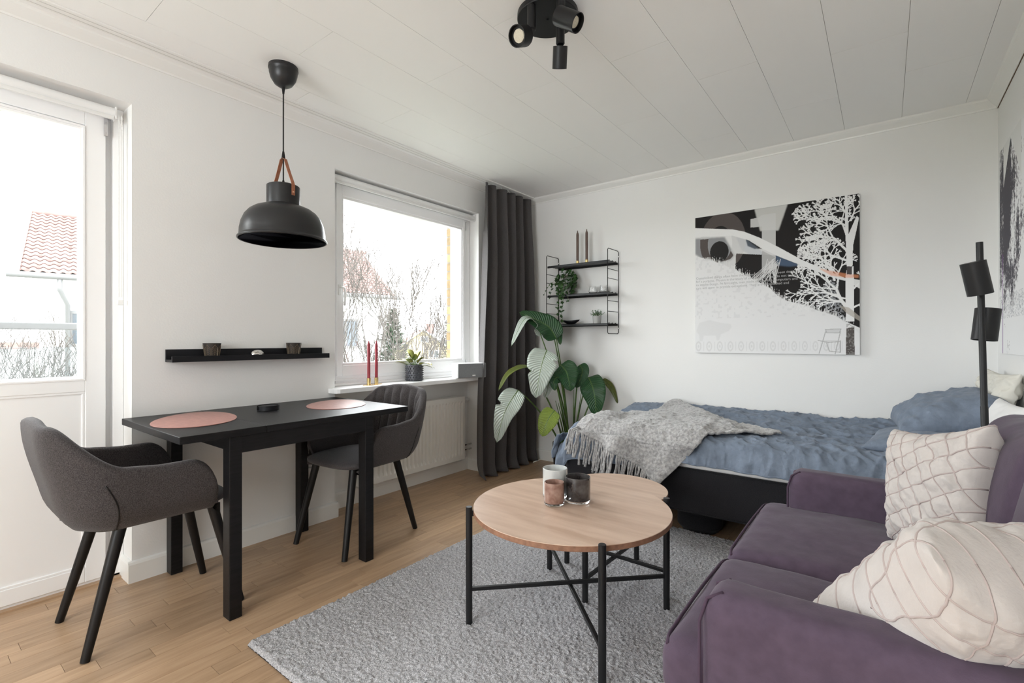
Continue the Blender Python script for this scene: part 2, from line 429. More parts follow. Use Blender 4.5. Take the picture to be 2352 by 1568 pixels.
# baseboards
BP = [(0, 0), (.016, 0), (.016, .082), (.012, .092), (.004, .096), (0, .096)]
def base(n, f, a, b): struct(n, MB().prism(BP, a, b, f), TRIM, bevel=0)
bl = MB()
bl.prism(BP, DO1 - .016, W0 + .016, lambda d, z, t: (d, t, z))
bl.prism(BP, 3.057, YF, lambda d, z, t: (d, t, z))
bl.prism(BP, -.13, 0, lambda d, z, t: (t, DO1 - d, z))
bl.prism(BP, -.112, 0, lambda d, z, t: (t, W0 + d, z))
bl.prism(BP, -.112, 0, lambda d, z, t: (t, W1 - d, z))
bl.prism([(a, b * 1.12) for a, b in BP], W0, W1, lambda d, z, t: (-.13 + d, t, z))
struct('baseboard_left', bl, TRIM)
base('baseboard_far', lambda d, z, t: (t, YF - d, z), RX, 0)
base('baseboard_right', lambda d, z, t: (RX - d, t, z), YN, YF)
base('baseboard_near', lambda d, z, t: (t, YN + d, z), 0, RX)

# ------------------------------------------------------------------ balcony door (in its recess)
DX = -.12
dr = struct('door_1', boxes((DX - .06, DX, DO0, DO0 + .03, 0, DZ - .045), (DX - .06, DX, .652, DO1, 0, DZ - .045), (DX - .06, DX - .045, .60, .66, 0, DZ - .04), (DX - .06, DX - .045, DO0, DO0 + .08, 0, DZ - .04), (DX - .06, DX, DO0, DO1, DZ - .045, DZ),
                            (DX - .06, DX, DO0, DO1, -.005, .02)), FRAME, bevel=.004)
# leaf: stiles, rails, lower raised panel
GL0, GL1, GZ0, GZ1 = -.17, .534, .94, 2.04
lf = obj('door_leaf', boxes((DX - .05, DX + .012, GL1 + .018, .624, .022, 2.128), (DX - .05, DX + .012, -.27, GL0 - .018, .022, 2.128),
                            (DX - .05, DX + .012, GL0 - .018, GL1 + .018, GZ1 + .022, 2.128), (DX - .05, DX + .012, GL0 - .018, GL1 + .018, .022, .088),
                            (DX - .05, DX + .012, GL0 - .018, GL1 + .018, .872, GZ0 - .012),
                            (DX - .05, DX + .002, GL0 - .018, GL1 + .018, .088, .872)), FRAME, dr, bevel=.003)
g = MB()
for e, i, t in ((.018, .009, DX + .016), (.009, 0, DX + .008)):
    for b in ((GL0 - e, GL1 + e, GZ1 + i, GZ1 + e), (GL0 - e, GL1 + e, GZ0 - e, GZ0 - i), (GL0 - e, GL0 - i, GZ0 - i, GZ1 + i), (GL1 + i, GL1 + e, GZ0 - i, GZ1 + i)):
        g.box(DX - .04, t, b[0], b[1], b[2], b[3])
obj('glazing_bead', g, FRAME, dr, bevel=.0015)
g = MB()
for b in ((GL0 - .018, GL1 + .018, .862, .872), (GL0 - .018, GL1 + .018, .088, .098), (GL1 + .008, GL1 + .018, .098, .862), (GL0 - .018, GL0 - .008, .098, .862)):
    g.box(DX, DX + .009, *b)
obj('panel_moulding', g, FRAME, dr, bevel=.002)
obj('door_pane', MB().box(DX - .022, DX - .018, GL0 - .01, GL1 + .01, GZ0 - .01, GZ1 + .01), PANE, dr)
h = obj('hinge', boxes((DX + .010, DX + .018, .617, .631, 2.035, 2.118), (DX + .016, DX + .021, .620, .628, 2.048, 2.100)), CHROME, dr, bevel=.001)
obj('threshold', MB().box(DX - .05, DX + .03, DO0, DO1, -.004, .008), OAK, dr)

def blind(loc, y0, y1, z, xx, lab):
    t = thing('roller_blind', lab, 'roller blind', loc)
    obj('blind_roll', MB().lathe([(.0, 0), (.0235, 0), (.0235, y1 - y0), (0, y1 - y0)], (xx, y0, z), 28, (0, 1, 0)), WHITECLOTH_S, t, smooth='auto')
    obj('hem_bar', MB().box(xx + .008, xx + .020, y0 + .004, y1 - .004, z - .034, z - .018), PLASTIC, t, bevel=.003)
    obj('blind_bracket', MB().box(xx - .03, xx + .022, y1, y1 + .006, z - .028, z + .028), PLASTIC, t, bevel=.003)
    obj('blind_bracket', MB().box(xx - .03, xx + .022, y0 - .006, y0, z - .028, z + .028), PLASTIC, t, bevel=.003)
    return t
WHITECLOTH_S = mat('white_blind_fabric', (.84, .84, .84), .8)
b1 = blind((-.06, .15, 2.13), DO0 + .04, .645, 2.135, -.066, 'white roller blind rolled up above the balcony door')
# bead chain of the door blind
ch = MB(); ch.tube([(-.05, .668, 2.13), (-.05, .668, 1.3)], .0016, 6); ch.tube([(-.05, .658, 2.13), (-.05, .658, 1.3)], .0016, 6)
for k in range(140):
    for yy in (.668, .658): ch.obox((-.05, yy, 1.3 + k * .0059), (.0022, 0, 0), (0, .0022, 0), (0, 0, .0020))
obj('bead_chain', ch, PLASTIC, b1)
obj('chain_anchor', MB().box(-.054, -.044, .652, .674, 1.262, 1.286), PLASTIC, b1, bevel=.003)
b2 = blind((-.06, 2.4, 2.13), W0 + .010, W1 - .012, 2.138, -.055, 'white roller blind rolled up above the window over the sill')

# ------------------------------------------------------------------ window over the radiator
WX = -.10
wi = struct('window_1', boxes((WX - .05, WX, W0 + .003, W0 + .068, .84, WZ - .02), (WX - .05, WX, 2.998, W1 - .003, .84, WZ - .02),
                              (WX - .05, WX, W0 + .068, 2.998, 2.112, WZ - .02), (WX - .05, WX, W0 + .068, 2.998, .806, .876)), FRAME, bevel=.003)
obj('window_sash', boxes((WX - .045, WX + .016, 1.79, 1.832, .868, 2.118), (WX - .045, WX + .016, 2.972, 3.004, .868, 2.118),
                         (WX - .045, WX + .016, 1.832, 2.972, 2.045, 2.118), (WX - .045, WX + .016, 1.832, 2.972, .868, .938)), FRAME, wi, bevel=.004)
g = MB()
for b in ((1.832, 2.972, 2.030, 2.046), (1.832, 2.972, .937, .953), (1.832, 1.843, .953, 2.03), (2.958, 2.972, .953, 2.03)): g.box(WX - .04, WX + .008, *b)
obj('glazing_bead', g, FRAME, wi, bevel=.002)
obj('window_pane', MB().box(WX - .022, WX - .018, 1.835, 2.965, .945, 2.04), PANE, wi)
obj('hinge', boxes((WX + .0, WX + .019, 3.004, 3.009, 2.03, 2.10), (WX, WX + .019, 3.004, 3.009, .89, .94)), CHROME, wi)
hd = obj('window_handle', MB().obox((WX + .019, 1.808, 1.43), (.004, 0, 0), (0, .011, 0), (0, 0, .034)), PLASTIC, wi, bevel=.004, seg=3)
obj('lever', MB().tube([(WX + .02, 1.808, 1.445), (WX + .05, 1.810, 1.445), (WX + .056, 1.822, 1.435), (WX + .056, 1.824, 1.39), (WX + .054, 1.822, 1.325)],
                       [.006, .006, .007, .007, .006], 10), PLASTIC, hd, smooth=True, local=False)
obj('lower_moulding', boxes((WX - .01, WX + .012, W0 + .004, W1 - .004, .838, .846), (WX - .01, WX + .02, W0 + .004, W1 - .004, .806, .822)), FRAME, wi, bevel=.002)
sl = struct('trim_5', MB().prism([(-.13, 1.724), (-.13, 3.071), (.092, 3.071), (.092, 1.70), (.082, 1.682), (.066, 1.676), (.001, 1.676), (.001, 1.724)][::-1],
                                 .775, .805, lambda a, b, c: (a, b, c)), FRAME, bevel=.004)
sl['label'] = 'white window sill with a rounded corner'

# ------------------------------------------------------------------ outside: balcony railing, house, yellow house, trees
rl = thing('balcony_railing', 'white balcony railing with a glass panel outside the door', 'railing', (-1.4, 0, 0))
obj('handrail', MB().box(-1.43, -1.37, -2.2, 1.55, 1.167, 1.212), PALEG, rl, bevel=.008)
obj('glass_panel', MB().box(-1.405, -1.395, -2.2, 1.5, .15, 1.06), FROST, rl)
obj('rail_post', MB().box(-1.43, -1.37, 1.49, 1.55, -.1, 1.167), PALEG, rl)
struct('balcony_floor', MB().box(-1.5, -.27, -2.3, 1.6, -.25, -.08), MORTAR)

K = 1.25
def sc2(x, y): return (CAM.x + K * (x - CAM.x), K * y)
E0 = Vector((*sc2(-12.2, 1.66), 1.1 + 1.5 * K)); E1 = Vector((*sc2(-10.3, 10.65), 1.1 + 1.5 * K))
ed = (E1 - E0).normalized(); bd = Vector((-ed.y, ed.x, 0)); LH = (E1 - E0).length
RB, RZ = 3.3, 2.25                                   # ridge set back / up from the eave
sd = (bd * RB + Vector((0, 0, RZ))); SL = sd.length; sd = sd / SL; sn = ed.cross(sd).normalized()
if sn.z < 0: sn = -sn
hs = thing('house', 'large white rendered house with a red tiled roof seen through both windows', 'house', (E0.x, E0.y, -4))
def hp(a, b, z): p = E0 + ed * a + bd * b; return (p.x, p.y, z)
hw = MB()
n0, n1, f0, f1 = .55, LH - .30, .5, 2 * RB - .5
zz = E0.z + .15
hw.prism([(n0, f0), (n1, f0), (n1, f1), (n0, f1)], -4, zz, hp)
for a in (n0, n1 - .2):
    pts = [(f0, zz), (f1, zz), (RB, zz + RZ - .42)]
    hw.add([hp(a, b, z) for b, z in pts] + [hp(a + .2, b, z) for b, z in pts], [(0, 1, 2), (5, 4, 3), (0, 3, 4, 1), (1, 4, 5, 2), (2, 5, 3, 0)])
obj('house_wall', hw, HOUSEW, hs, fixn=True)
rf = MB()
def slab(m, a0, a1, s0, s1, t0, t1, back=False):
    vs = []
    for t in (t0, t1):
        for a, s in ((a0, s0), (a1, s0), (a1, s1), (a0, s1)):
            if back:
                p = E0 + bd * (2 * RB) + ed * a + (sd - 2 * bd * sd.dot(bd)) * s + (sn - 2 * bd * sn.dot(bd)) * t
            else: p = E0 + ed * a + sd * s + sn * t
            vs.append(tuple(p))
    m.add(vs, [(3, 2, 1, 0), (4, 5, 6, 7), (0, 1, 5, 4), (1, 2, 6, 5), (2, 3, 7, 6), (3, 0, 4, 7)])
slab(rf, 0, LH, 0, SL, -.14, -.04); slab(rf, 0, LH, 0, SL, -.14, -.04, True)
obj('roof_deck', rf, HOUSEW, hs, fixn=True)
vg = MB(); slab(vg, -.02, .20, -.05, SL + .05, -.04, .10); obj('verge_board', vg, HOUSEW, hs, fixn=True)
vg = MB(); slab(vg, LH - .06, LH + .02, -.05, SL + .05, -.04, .08); obj('verge_board', vg, HOUSEW, hs, fixn=True)
TW, TR = .205, SL / 17
def tile_mesh():
    m = MB(); n = 5
    for s, z in ((-.02, .035), (TR + .03, .0)):
        for th in (0, -.014):
            for i in range(n + 1):
                u = i / n; h = .032 * math.sin(u * 2 * PI) + .02
                p = ed * (u * TW) + sd * s + sn * (h + z + th); m.v.append(tuple(p))
    w_ = n + 1
    for i in range(n):
        m.f.append((i, i + 1, 2 * w_ + i + 1, 2 * w_ + i)); m.f.append((i, w_ + i, w_ + i + 1, i + 1))
    return m
tm = tile_mesh(); first = None; cand = []
ncol = int((LH - .26) / TW)
for r in range(17):
    for c in range(ncol):
        p = E0 + ed * (.2 + c * TW) + sd * (r * TR); d = p - CAM; dep = d.dot(FW); px = 1176 + FPX * d.dot(RT) / dep
        vis = (-30 < px < 186) or (785 < px < 925)
        cand.append((0 if vis else 1, dep, p))
cand.sort(key=lambda q: (q[0], q[1])); rest = MB()
for k, (nv, dep, p) in enumerate(cand):
    if k < 290 and not nv:
        if first is None: first = obj('roof_tile', tm, REDROOF, hs, smooth=True, local=True); o = first
        else: o = bpy.data.objects.new('roof_tile', first.data); COL.objects.link(o); o.parent = hs
        o.location = p - hs.location
    else:
        rest.add([tuple(Vector(v) + p) for v in tm.v], tm.f)
o = obj('roof_tiling', rest, REDROOF, hs, smooth=True); o['kind'] = 'stuff'
rd = MB(); a = E0 + sd * SL + sn * .03; rd.tube([a, a + ed * LH], .10, 8); obj('ridge_cap', rd, REDROOF, hs, smooth=True)
gt = MB(); gt.tube([E0 - bd * .08 - ed * .05 + Vector((0, 0, -.08)), E1 - bd * .08 + Vector((0, 0, -.08))], .085, 10); obj('gutter', gt, PALEG, hs, smooth=True)
ga = E0 + ed * 1.0
dp = MB(); q0 = ga - bd * .06 + Vector((0, 0, -.15))
dp.tube([q0, q0 + Vector((0, 0, -.3)), ga + bd * .36 + ed * .15 + Vector((0, 0, -.85)), ga + bd * .36 + ed * .15 + Vector((0, 0, -7))], .06, 10)
obj('downpipe', dp, PALEG, hs, smooth=True)
for (pa, pb, za, zb) in ((157, 215, 713, 796), (760, 822, 731, 800)):
    # windows of the front wall
    def wall_hit(px, py):
        r = at(px, py, 1) - CAM; nrm = bd; P0 = E0 + bd * f0; t = (P0 - CAM).dot(nrm) / r.dot(nrm); return CAM + r * t
    A, B = wall_hit(pa, za), wall_hit(pa, zb); wd = 1.05 if pa < 200 else 1.15
    u0 = (A - E0).dot(ed)
    f = MB()
    for (a0, a1, z0, z1) in ((0, wd, 0, .09), (0, wd, A.z - B.z - .09, A.z - B.z), (0, .09, .09, A.z - B.z - .09), (wd - .09, wd, .09, A.z - B.z - .09), (wd / 2 - .04, wd / 2 + .04, .09, A.z - B.z - .09)):
        f.prism([(u0 + a0, f0 - .05), (u0 + a1, f0 - .05), (u0 + a1, f0 + .02), (u0 + a0, f0 + .02)], B.z + z0, B.z + z1, hp)
    fo = obj('house_window', f, mat('weathered_window_frame', (.12, .12, .12), .7), hs, fixn=True)
    obj('pane', MB().prism([(u0 + .09, f0 - .02), (u0 + wd - .09, f0 - .02), (u0 + wd - .09, f0), (u0 + .09, f0)], B.z + .09, A.z - .09, hp), DARKGLASS, fo, fixn=True)

# yellow house, gable towards us
yc = at(972, 757, 70); gx = RT * .96 + FW * .28; gx.normalize(); gy = Vector((-gx.y, gx.x, 0))
HWD, RH = 3.5, 2.55
yh = thing('house', 'small yellow house with a brown roof far behind the window', 'house', (yc.x, yc.y, -4))
def yp(a, b, z): p = yc + gx * a + gy * b; return (p.x, p.y, z)
gw = MB(); pent = [(-HWD, -4), (HWD, -4), (HWD, yc.z - RH), (0, yc.z - .1), (-HWD, yc.z - RH)]
gw.add([yp(a, 0, z) for a, z in pent] + [yp(a, 11, z) for a, z in pent], [(0, 1, 2, 3, 4), (9, 8, 7, 6, 5)] + [(i, (i + 1) % 5, 5 + (i + 1) % 5, 5 + i) for i in range(5)])
obj('house_wall', gw, YELLOWW, yh, fixn=True)
for sgn in (-1, 1):
    g = MB(); e = [(0, yc.z + .12), (sgn * (HWD + .45), yc.z - RH - .22), (sgn * (HWD + .45), yc.z - RH - .40), (0, yc.z - .08)]
    g.add([yp(a, -.35, z) for a, z in e] + [yp(a, 11.3, z) for a, z in e], [(0, 1, 2, 3), (7, 6, 5, 4)] + [(i, (i + 1) % 4, 4 + (i + 1) % 4, 4 + i) for i in range(4)])
    obj('roof_slope', g, mat('brown_red_roof', (.16, .075, .06), .9), yh, fixn=True)
    g = MB(); g.add([yp(a, -.36, z) for a, z in e] + [yp(a, -.48, z) for a, z in e], [(0, 1, 2, 3), (7, 6, 5, 4)] + [(i, (i + 1) % 4, 4 + (i + 1) % 4, 4 + i) for i in range(4)])
    obj('verge_board', g, HOUSEW, yh, fixn=True)
g = MB(); 
for (a0, a1, b0, b1, z0, z1) in ((.9, 2.1, 4, 5, -.5, 1.0),): g.prism([(a0, b0), (a1, b0), (a1, b1), (a0, b1)], yc.z + z0, yc.z + z1, yp)
obj('chimney', g, mat('chimney_brick', (.20, .11, .10), .9), yh, fixn=True)
for px_, py_, ww, hh in ((975, 779, 1.15, .85), (997, 813, 1.5, 1.2)):
    c = at(px_, py_, 70); a0 = (c - yc).dot(gx)
    g = MB().prism([(a0 - ww / 2, -.08), (a0 + ww / 2, -.08), (a0 + ww / 2, 0), (a0 - ww / 2, 0)], c.z - hh / 2, c.z + hh / 2, yp)
    fo = obj('house_window', g, HOUSEW, yh, fixn=True)
    g = MB()
    for q in (-1, 1): g.prism([(a0 + q * ww / 4 - ww / 6, -.12), (a0 + q * ww / 4 + ww / 6, -.12), (a0 + q * ww / 4 + ww / 6, -.06), (a0 + q * ww / 4 - ww / 6, -.06)], c.z - hh * .38, c.z + hh * .38, yp)
    obj('pane', g, DARKGLASS, fo, fixn=True)

# trees
def branch(m, p, d, ln, r, lev, rng, spread=.55, up=.12, minr=.004):
    pts = [p]; rs = [r]; n = 4
    for k in range(n):
        d = (d + Vector((rng.uniform(-1, 1), rng.uniform(-1, 1), rng.uniform(-.6, 1) * .6 + up)) * .16).normalized()
        p = p + d * ln / n; pts.append(p); rs.append(max(minr, r * (1 - .45 * (k + 1) / n)))
    m.tube(pts, rs, 5 if r > .03 else 3, cap=False)
    if lev <= 0: return
    for k in range(rng.choice((2, 3, 3)) + (1 if lev > 2 else 0)):
        i = rng.choice((2, 3, 4, 4)); ax = Vector((rng.uniform(-1, 1), rng.uniform(-1, 1), rng.uniform(-.3, 1)))
        nd = (d + ax * spread).normalized()
        branch(m, pts[i], nd, ln * rng.uniform(.6, .82), rs[i] * .68, lev - 1, rng, spread, up, minr)
def tree(lab, base, h, r, lev, seed, lean=(0, 0), spread=.55, minr=.006, stems=1, group=None):
    t = thing('bare_tree', lab, 'tree', tuple(base), group); rng = random.Random(seed)
    m = MB(); top = Vector(base) + Vector((lean[0], lean[1], h * .28)); m.tube([Vector(base), (Vector(base) + top) / 2, top], [r, r * .85, r * .72], 8)
    obj('trunk', m, BARK, t, smooth=True); m = MB()
    for k in range(stems):
        a = k * 2 * PI / stems + .5
        branch(m, top, (Vector((math.cos(a) * .42, math.sin(a) * .42, 1))).normalized(), h * .34, r * .6, lev, rng, spread, .12, minr)
    o = obj('branches', m, BARK, t, smooth=True); o['kind'] = 'stuff'
    return t
b_ = at(838, 1000, 11.0); tree('tall bare tree in front of the white house, seen through the window', (b_.x, b_.y, -4), 6.6, .13, 5, 11, (.1, .3), .5, .0065, 3)
b_ = at(800, 1000, 10.0); tree('slender bare tree at the left edge of the window view', (b_.x, b_.y, -4), 5.6, .07, 4, 5, (0, .2), .45, .0065, 2)
b_ = at(905, 1000, 12.5); tree('leaning bare tree beside the conifer, spreading to the right', (b_.x, b_.y, -4), 5.2, .08, 5, 23, (.35, .5), .7, .0065, 2)
for k, (px_, dd, hh) in enumerate(((20, 6.5, 4.5), (70, 7.5, 4.6), (125, 8, 4.7))):
    b_ = at(px_, 1000, dd); tree(('bare shrub at the left edge of the door glass', 'bare shrub below the downpipe behind the balcony glass', 'bare shrub at the right of the door glass under the house window')[k],
         (b_.x, b_.y, -4), hh, .04, 4, 40 + k, (0, 0), .75, .005, 4)
def conifer(lab, base, h, r, seed, m_=CONIF):
    t = thing('conifer', lab, 'tree', tuple(base)); rng = random.Random(seed)
    obj('trunk', MB().tube([base, Vector(base) + Vector((0, 0, h * .9))], [.12, .03], 6), BARK, t); m = MB()
    for k in range(1500):
        f = rng.random() ** .8; z = h * (.12 + .86 * f); rr = r * (1 - f) ** .75 * rng.uniform(.55, 1.05); a = rng.uniform(0, 2 * PI)
        c = Vector(base) + Vector((math.cos(a) * rr, math.sin(a) * rr, z)); o_ = Vector((math.cos(a), math.sin(a), rng.uniform(-.2, .7))).normalized(); s_ = rng.uniform(.1, .24)
        sd_ = o_.cross(Vector((0, 0, 1))).normalized() * s_ * .35
        m.add([c - o_ * s_, c + sd_, c + o_ * s_, c - sd_ + Vector((0, 0, .03))], [(0, 1, 2), (0, 2, 3)])
    o = obj('foliage', m, m_, t); o['kind'] = 'stuff'; return t
b_ = at(903, 1000, 17); conifer('dark dense conifer right of the white house corner', (b_.x, b_.y, -4), 6.3, 1.3, 3)
b_ = at(1040, 1000, 40); conifer('distant pine beside the yellow brick reveal', (b_.x, b_.y, -4), 8, 2.4, 9)
struct('ground', MB().box(-160, -1.6, -120, 200, -4.2, -4.0), GROUND)
hl = MB()
hl.grid(40, 3, lambda u, v: (lerp(-150, 40, u), 170 - 90 * (1 - u) ** 2, -4 + (v) * (5.2 + 1.4 * nz(u * 5, 2) + 2.5 * sm(.3, .7, u))))
struct('hill', hl, HILLM, solid=1)
b_ = at(25, 800, 30)
sh = thing('shed', 'low outbuilding with a red roof behind the balcony rail', 'shed', (b_.x, b_.y, -4))
obj('shed_wall', MB().box(b_.x - 3, b_.x + 1, b_.y - 4.2, b_.y + .9, -4, .6), HOUSEW, sh)
obj('shed_roof', MB().box(b_.x - 3.2, b_.x + 1.2, b_.y - 4.4, b_.y + 1.1, .6, 1.0), REDROOF, sh)

# ================================================================== FURNITURE
# ------------------------------------------------------------------ dining table
TZ = .75
dt = thing('dining_table', 'black-stained wooden dining table with square legs standing along the wall', 'table', (.35, 1.2, 0))
obj('table_leaf', MB().box(.006, .700, .655, .9665, TZ - .028, TZ), BLACKWOOD, dt, bevel=.002)
obj('table_top', MB().box(.006, .700, .9685, 1.715, TZ - .028, TZ), BLACKWOOD, dt, bevel=.002)
for (a, b) in ((.628, .828), (.622, 1.460), (.012, .824), (.012, 1.460)):
    obj('leg', MB().box(a, a + .060, b, b + .048, 0, TZ - .028), BLACKWOOD, dt, bevel=.003)
obj('apron', MB().box(.662, .684, .876, 1.460, .652, TZ - .029), BLACKWOOD, dt, bevel=.002)
obj('apron', MB().box(.016, .038, .872, 1.460, .652, TZ - .029), BLACKWOOD, dt, bevel=.002)
obj('apron', MB().box(.072, .628, .842, .862, .660, TZ - .029), BLACKWOOD, dt, bevel=.002)
obj('apron', MB().box(.072, .622, 1.476, 1.496, .660, TZ - .029), BLACKWOOD, dt, bevel=.002)
obj('screw_eye', MB().lathe([(.004, -.004), (.009, -.004), (.009, 0), (.004, 0)], (.60, .80, TZ - .030), 12), CHROME, dt)

def placemat(c, ang, a, b, lab):
    t = MB(); n = 56; c = Vector(c); pts = []
    for k in range(n):
        q = 2 * PI * k / n; e = 1 + .13 * math.cos(q)
        x, y = a * math.cos(q), b * math.sin(q) * e
        pts.append((c.x + x * math.cos(ang) - y * math.sin(ang), c.y + x * math.sin(ang) + y * math.cos(ang)))
    t.prism(pts, TZ + .0004, TZ + .0032); o = obj('placemat', t, ROSE, bevel=.001)
    return tag(o, lab, 'placemat', 'leather placemats on the dining table')
placemat((.292, .850, 0), math.atan2(-.183, .433), .237, .158, 'rose-brown egg-shaped leather placemat at the door end of the table')
placemat((.338, 1.520, 0), math.atan2(-.243, .338), .205, .150, 'rose-brown egg-shaped leather placemat at the window end of the table')
co = thing('coaster_holder', 'round black coaster holder with a notch, in the middle of the dining table', 'coaster holder', (.245, 1.192, TZ))
m = MB(); n = 48
ring = []
for k in range(n + 1):
    a = -.35 + (2 * PI - .55) * k / n - 1.0
    ring.append((math.cos(a), math.sin(a)))
for k in range(n):
    (a0, b0), (a1, b1) = ring[k], ring[k + 1]
    for (r0, r1) in ((.047, .051),):
        vs = [(.245 + r * x_, 1.192 + r * y_, z) for z in (TZ + .001, TZ + .024) for r, x_, y_ in ((r0, a0, b0), (r1, a0, b0), (r1, a1, b1), (r0, a1, b1))]
        m.add(vs, [(3, 2, 1, 0), (4, 5, 6, 7), (0, 1, 5, 4), (1, 2, 6, 5), (2, 3, 7, 6), (3, 0, 4, 7)])
obj('holder_wall', m, BLACKSHELF, co, fixn=True)
obj('holder_base', MB().lathe([(0, 0), (.051, 0), (.051, .003), (0, .003)], (.245, 1.192, TZ + .0008), 40), BLACKSHELF, co)
for k in range(4): obj('coaster', MB().lathe([(0, 0), (.045, 0), (.045, .0036), (0, .0036)], (.245, 1.192, TZ + .004 + k * .0042), 40), BLACKSHELF, co)

# ------------------------------------------------------------------ armchairs (tub shell, four splayed legs)
def make_chair(lab):
    t = thing('armchair', lab, 'chair', (0, 0, 0), 'upholstered armchairs at the dining table')
    A, YB, YFc, RC = .272, -.368, .158, .165
    flat = A - RC; arc = RC * PI / 2; arm = YFc - (YB + RC); S = flat + arc + arm
    def plan(s, d, z):
        """point on the shell plan at signed arc length s, inset d"""
        sg = 1 if s >= 0 else -1; q = abs(s)
        lean = .055 * sm(.80, .42, z)                  # back leans: the shell narrows downwards
        y_b = YB + lean * 1.2; a_ = A - .018 * sm(.66, .42, z)
        if q <= flat: p = Vector((q, y_b)); n = Vector((0, -1))
        elif q <= flat + arc:
            th = (q - flat) / RC; p = Vector((flat + RC * math.sin(th), y_b + RC - RC * math.cos(th))); n = Vector((math.sin(th), -math.cos(th)))
            p.x *= a_ / A
        else: p = Vector((a_, y_b + RC + (q - flat - arc) * (YFc - y_b - RC) / arm)); n = Vector((1, 0))
        bottom = .12; zb = .415
        if z < zb + bottom: d = d + (bottom - math.sqrt(max(0, bottom ** 2 - (zb + bottom - z) ** 2))) * .75
        p = p - n * d
        return Vector((sg * p.x, p.y))
    def top(s):
        q = abs(s)
        h = .828 - .016 * sm(.0, .17, q) ** 1.5
        h = lerp(h, .655, sm(.165, .40, q) ** 1.15); h -= .012 * sm(.38, .52, q)
        e0 = S - .125
        if q > e0: u = min(1, (q - e0) / .125); h -= .225 * (1 - math.sqrt(max(0, 1 - u ** 2.2)))
        return h
    NS, NO, NI = 120, 16, 16; TK = .036
    m = MB(); rows = NO + NI + 5
    for i in range(NS + 1):
        s = lerp(-S, S, i / NS); h = top(s); q = abs(s)
        endk = math.sqrt(max(0, 1 - (max(0, q - (S - .03)) / .03) ** 2)); tk = TK * (.25 + .75 * endk)
        mid = TK / 2; col = []
        for k in range(NO + 1):
            z = lerp(.415, h - .014, k / NO); p = plan(s, mid - tk / 2, z); col.append((p.x, p.y, z))
        for k in range(1, 5):
            a = PI * k / 5; z = h - .014 + math.sin(a) * .016; p = plan(s, mid - tk / 2 * math.cos(a), h - .014); col.append((p.x, p.y, z))
        for k in range(NI + 1):
            z = lerp(h - .014, .45, k / NI); tt = tk
            if q < .36: tt = tk + .024 * abs(math.sin(PI * s / .072)) ** .45 * sm(h - .01, h - .06, z) * sm(.36, .30, q)
            p = plan(s, mid - tk / 2 + tt, max(z, .54)); col.append((p.x, p.y, z))
        m.v += col
    rc = len(m.v) // (NS + 1)
    for i in range(NS):
        for k in range(rc - 1): m.f.append((i * rc + k, (i + 1) * rc + k, (i + 1) * rc + k + 1, i * rc + k + 1))
        m.f.append((i * rc + rc - 1, (i + 1) * rc + rc - 1, (i + 1) * rc, i * rc))
    m.f.append(tuple(range(rc))); m.f.append(tuple(reversed([NS * rc + k for k in range(rc)])))
    obj('backrest', m, FABRIC, t, smooth=True, fixn=True)
    # seat pad
    g = MB()
    def seat(u, v):
        a = 2 * PI * u; cx_, cy_ = math.cos(a), math.sin(a)
        ex = abs(cx_) ** .55 * (1 if cx_ > 0 else -1) * .225; ey = abs(cy_) ** .62 * (1 if cy_ > 0 else -1)
        ey = ey * .222
        zz = [0, .3, .8, 1, .97, .82, .45, 0][round(v * 7)]; z = [.408, .412, .424, .445, .466, .478, .487, .490][round(v * 7)]
        return (ex * zz, .022 + ey * zz - (.03 if zz < .5 else 0) * 0, z)
    g.grid(48, 7, seat, close_u=True)
    obj('seat', g, FABRIC_IN, t, smooth=True, fixn=True, sub=1)
    for sx in (-1, 1):
        sm_ = MB(); pts = []
        for k in range(10):
            z = lerp(.430, .605, k / 9); p = plan(sx * (.325 + .016 * math.sin(k / 9 * PI)), -.0012, z); pts.append((p.x, p.y, z))
        sm_.tube(pts, .0022, 6); pts2 = [(x_ * 1.0, y_ + .012, z_) for x_, y_, z_ in pts]
        o = obj('seam', sm_, BLKLEG, t, smooth=True)
    for sx, sy, fx, fy in ((-1, -1, .195, -.25), (1, -1, .195, -.25), (-1, 1, .198, .255), (1, 1, .198, .255)):
        a = Vector((sx * .150, sy * .150 + .01, .430)); b = Vector((sx * fx, fy, .0)); d = (b - a)
        l = MB().tube([a, a + d * .5, a + d * .999], [.0205, .018, .0145], 18)
        l.v = [(x_, y_, max(0, z_)) for x_, y_, z_ in l.v]
        obj('leg', l, BLKLEG, t, smooth='auto')
    return t
ch1 = make_chair('dark grey armchair at the door end of the table, seen from behind')
ch2 = copy_tree(ch1); ch2['label'] = 'grey armchair with a channelled back at the window end of the table'
ch1.location = (.357, .672, 0); ch1.rotation_euler = (0, 0, 0)
ch2.location = (.366, 1.638, 0); ch2.rotation_euler = (0, 0, PI + math.radians(5.5))

# ------------------------------------------------------------------ pendant lamp
px_, py_ = .42, 1.18
pl = thing('pendant_lamp', 'matt black dome pendant lamp with a tan leather strap over the dining table', 'lamp', (px_, py_, 1.578))
c0 = (px_, py_, 0)
obj('ceiling_cup', MB().lathe([(.066, 2.419), (.067, 2.404), (.064, 2.400), (.063, 2.385), (.056, 2.360), (.040, 2.335), (.018, 2.321), (.0, 2.318)], c0, 40), SHADE, pl, smooth='auto')
obj('cup_spacer', MB().lathe([(.058, 2.4195), (.066, 2.4195), (.066, 2.412), (.058, 2.412)], c0, 40), PLASTIC, pl)
cd_ = MB().tube([(px_, py_, 2.325), (px_, py_, 1.84)], .0032, 8)
for z0, z1, r0, r1 in ((2.326, 2.29, .0085, .0045), (2.012, 1.975, .0045, .0095), (1.872, 1.842, .0045, .009)): cd_.lathe([(0, z0), (r0, z0), (r1, z1), (0, z1)], c0, 12)
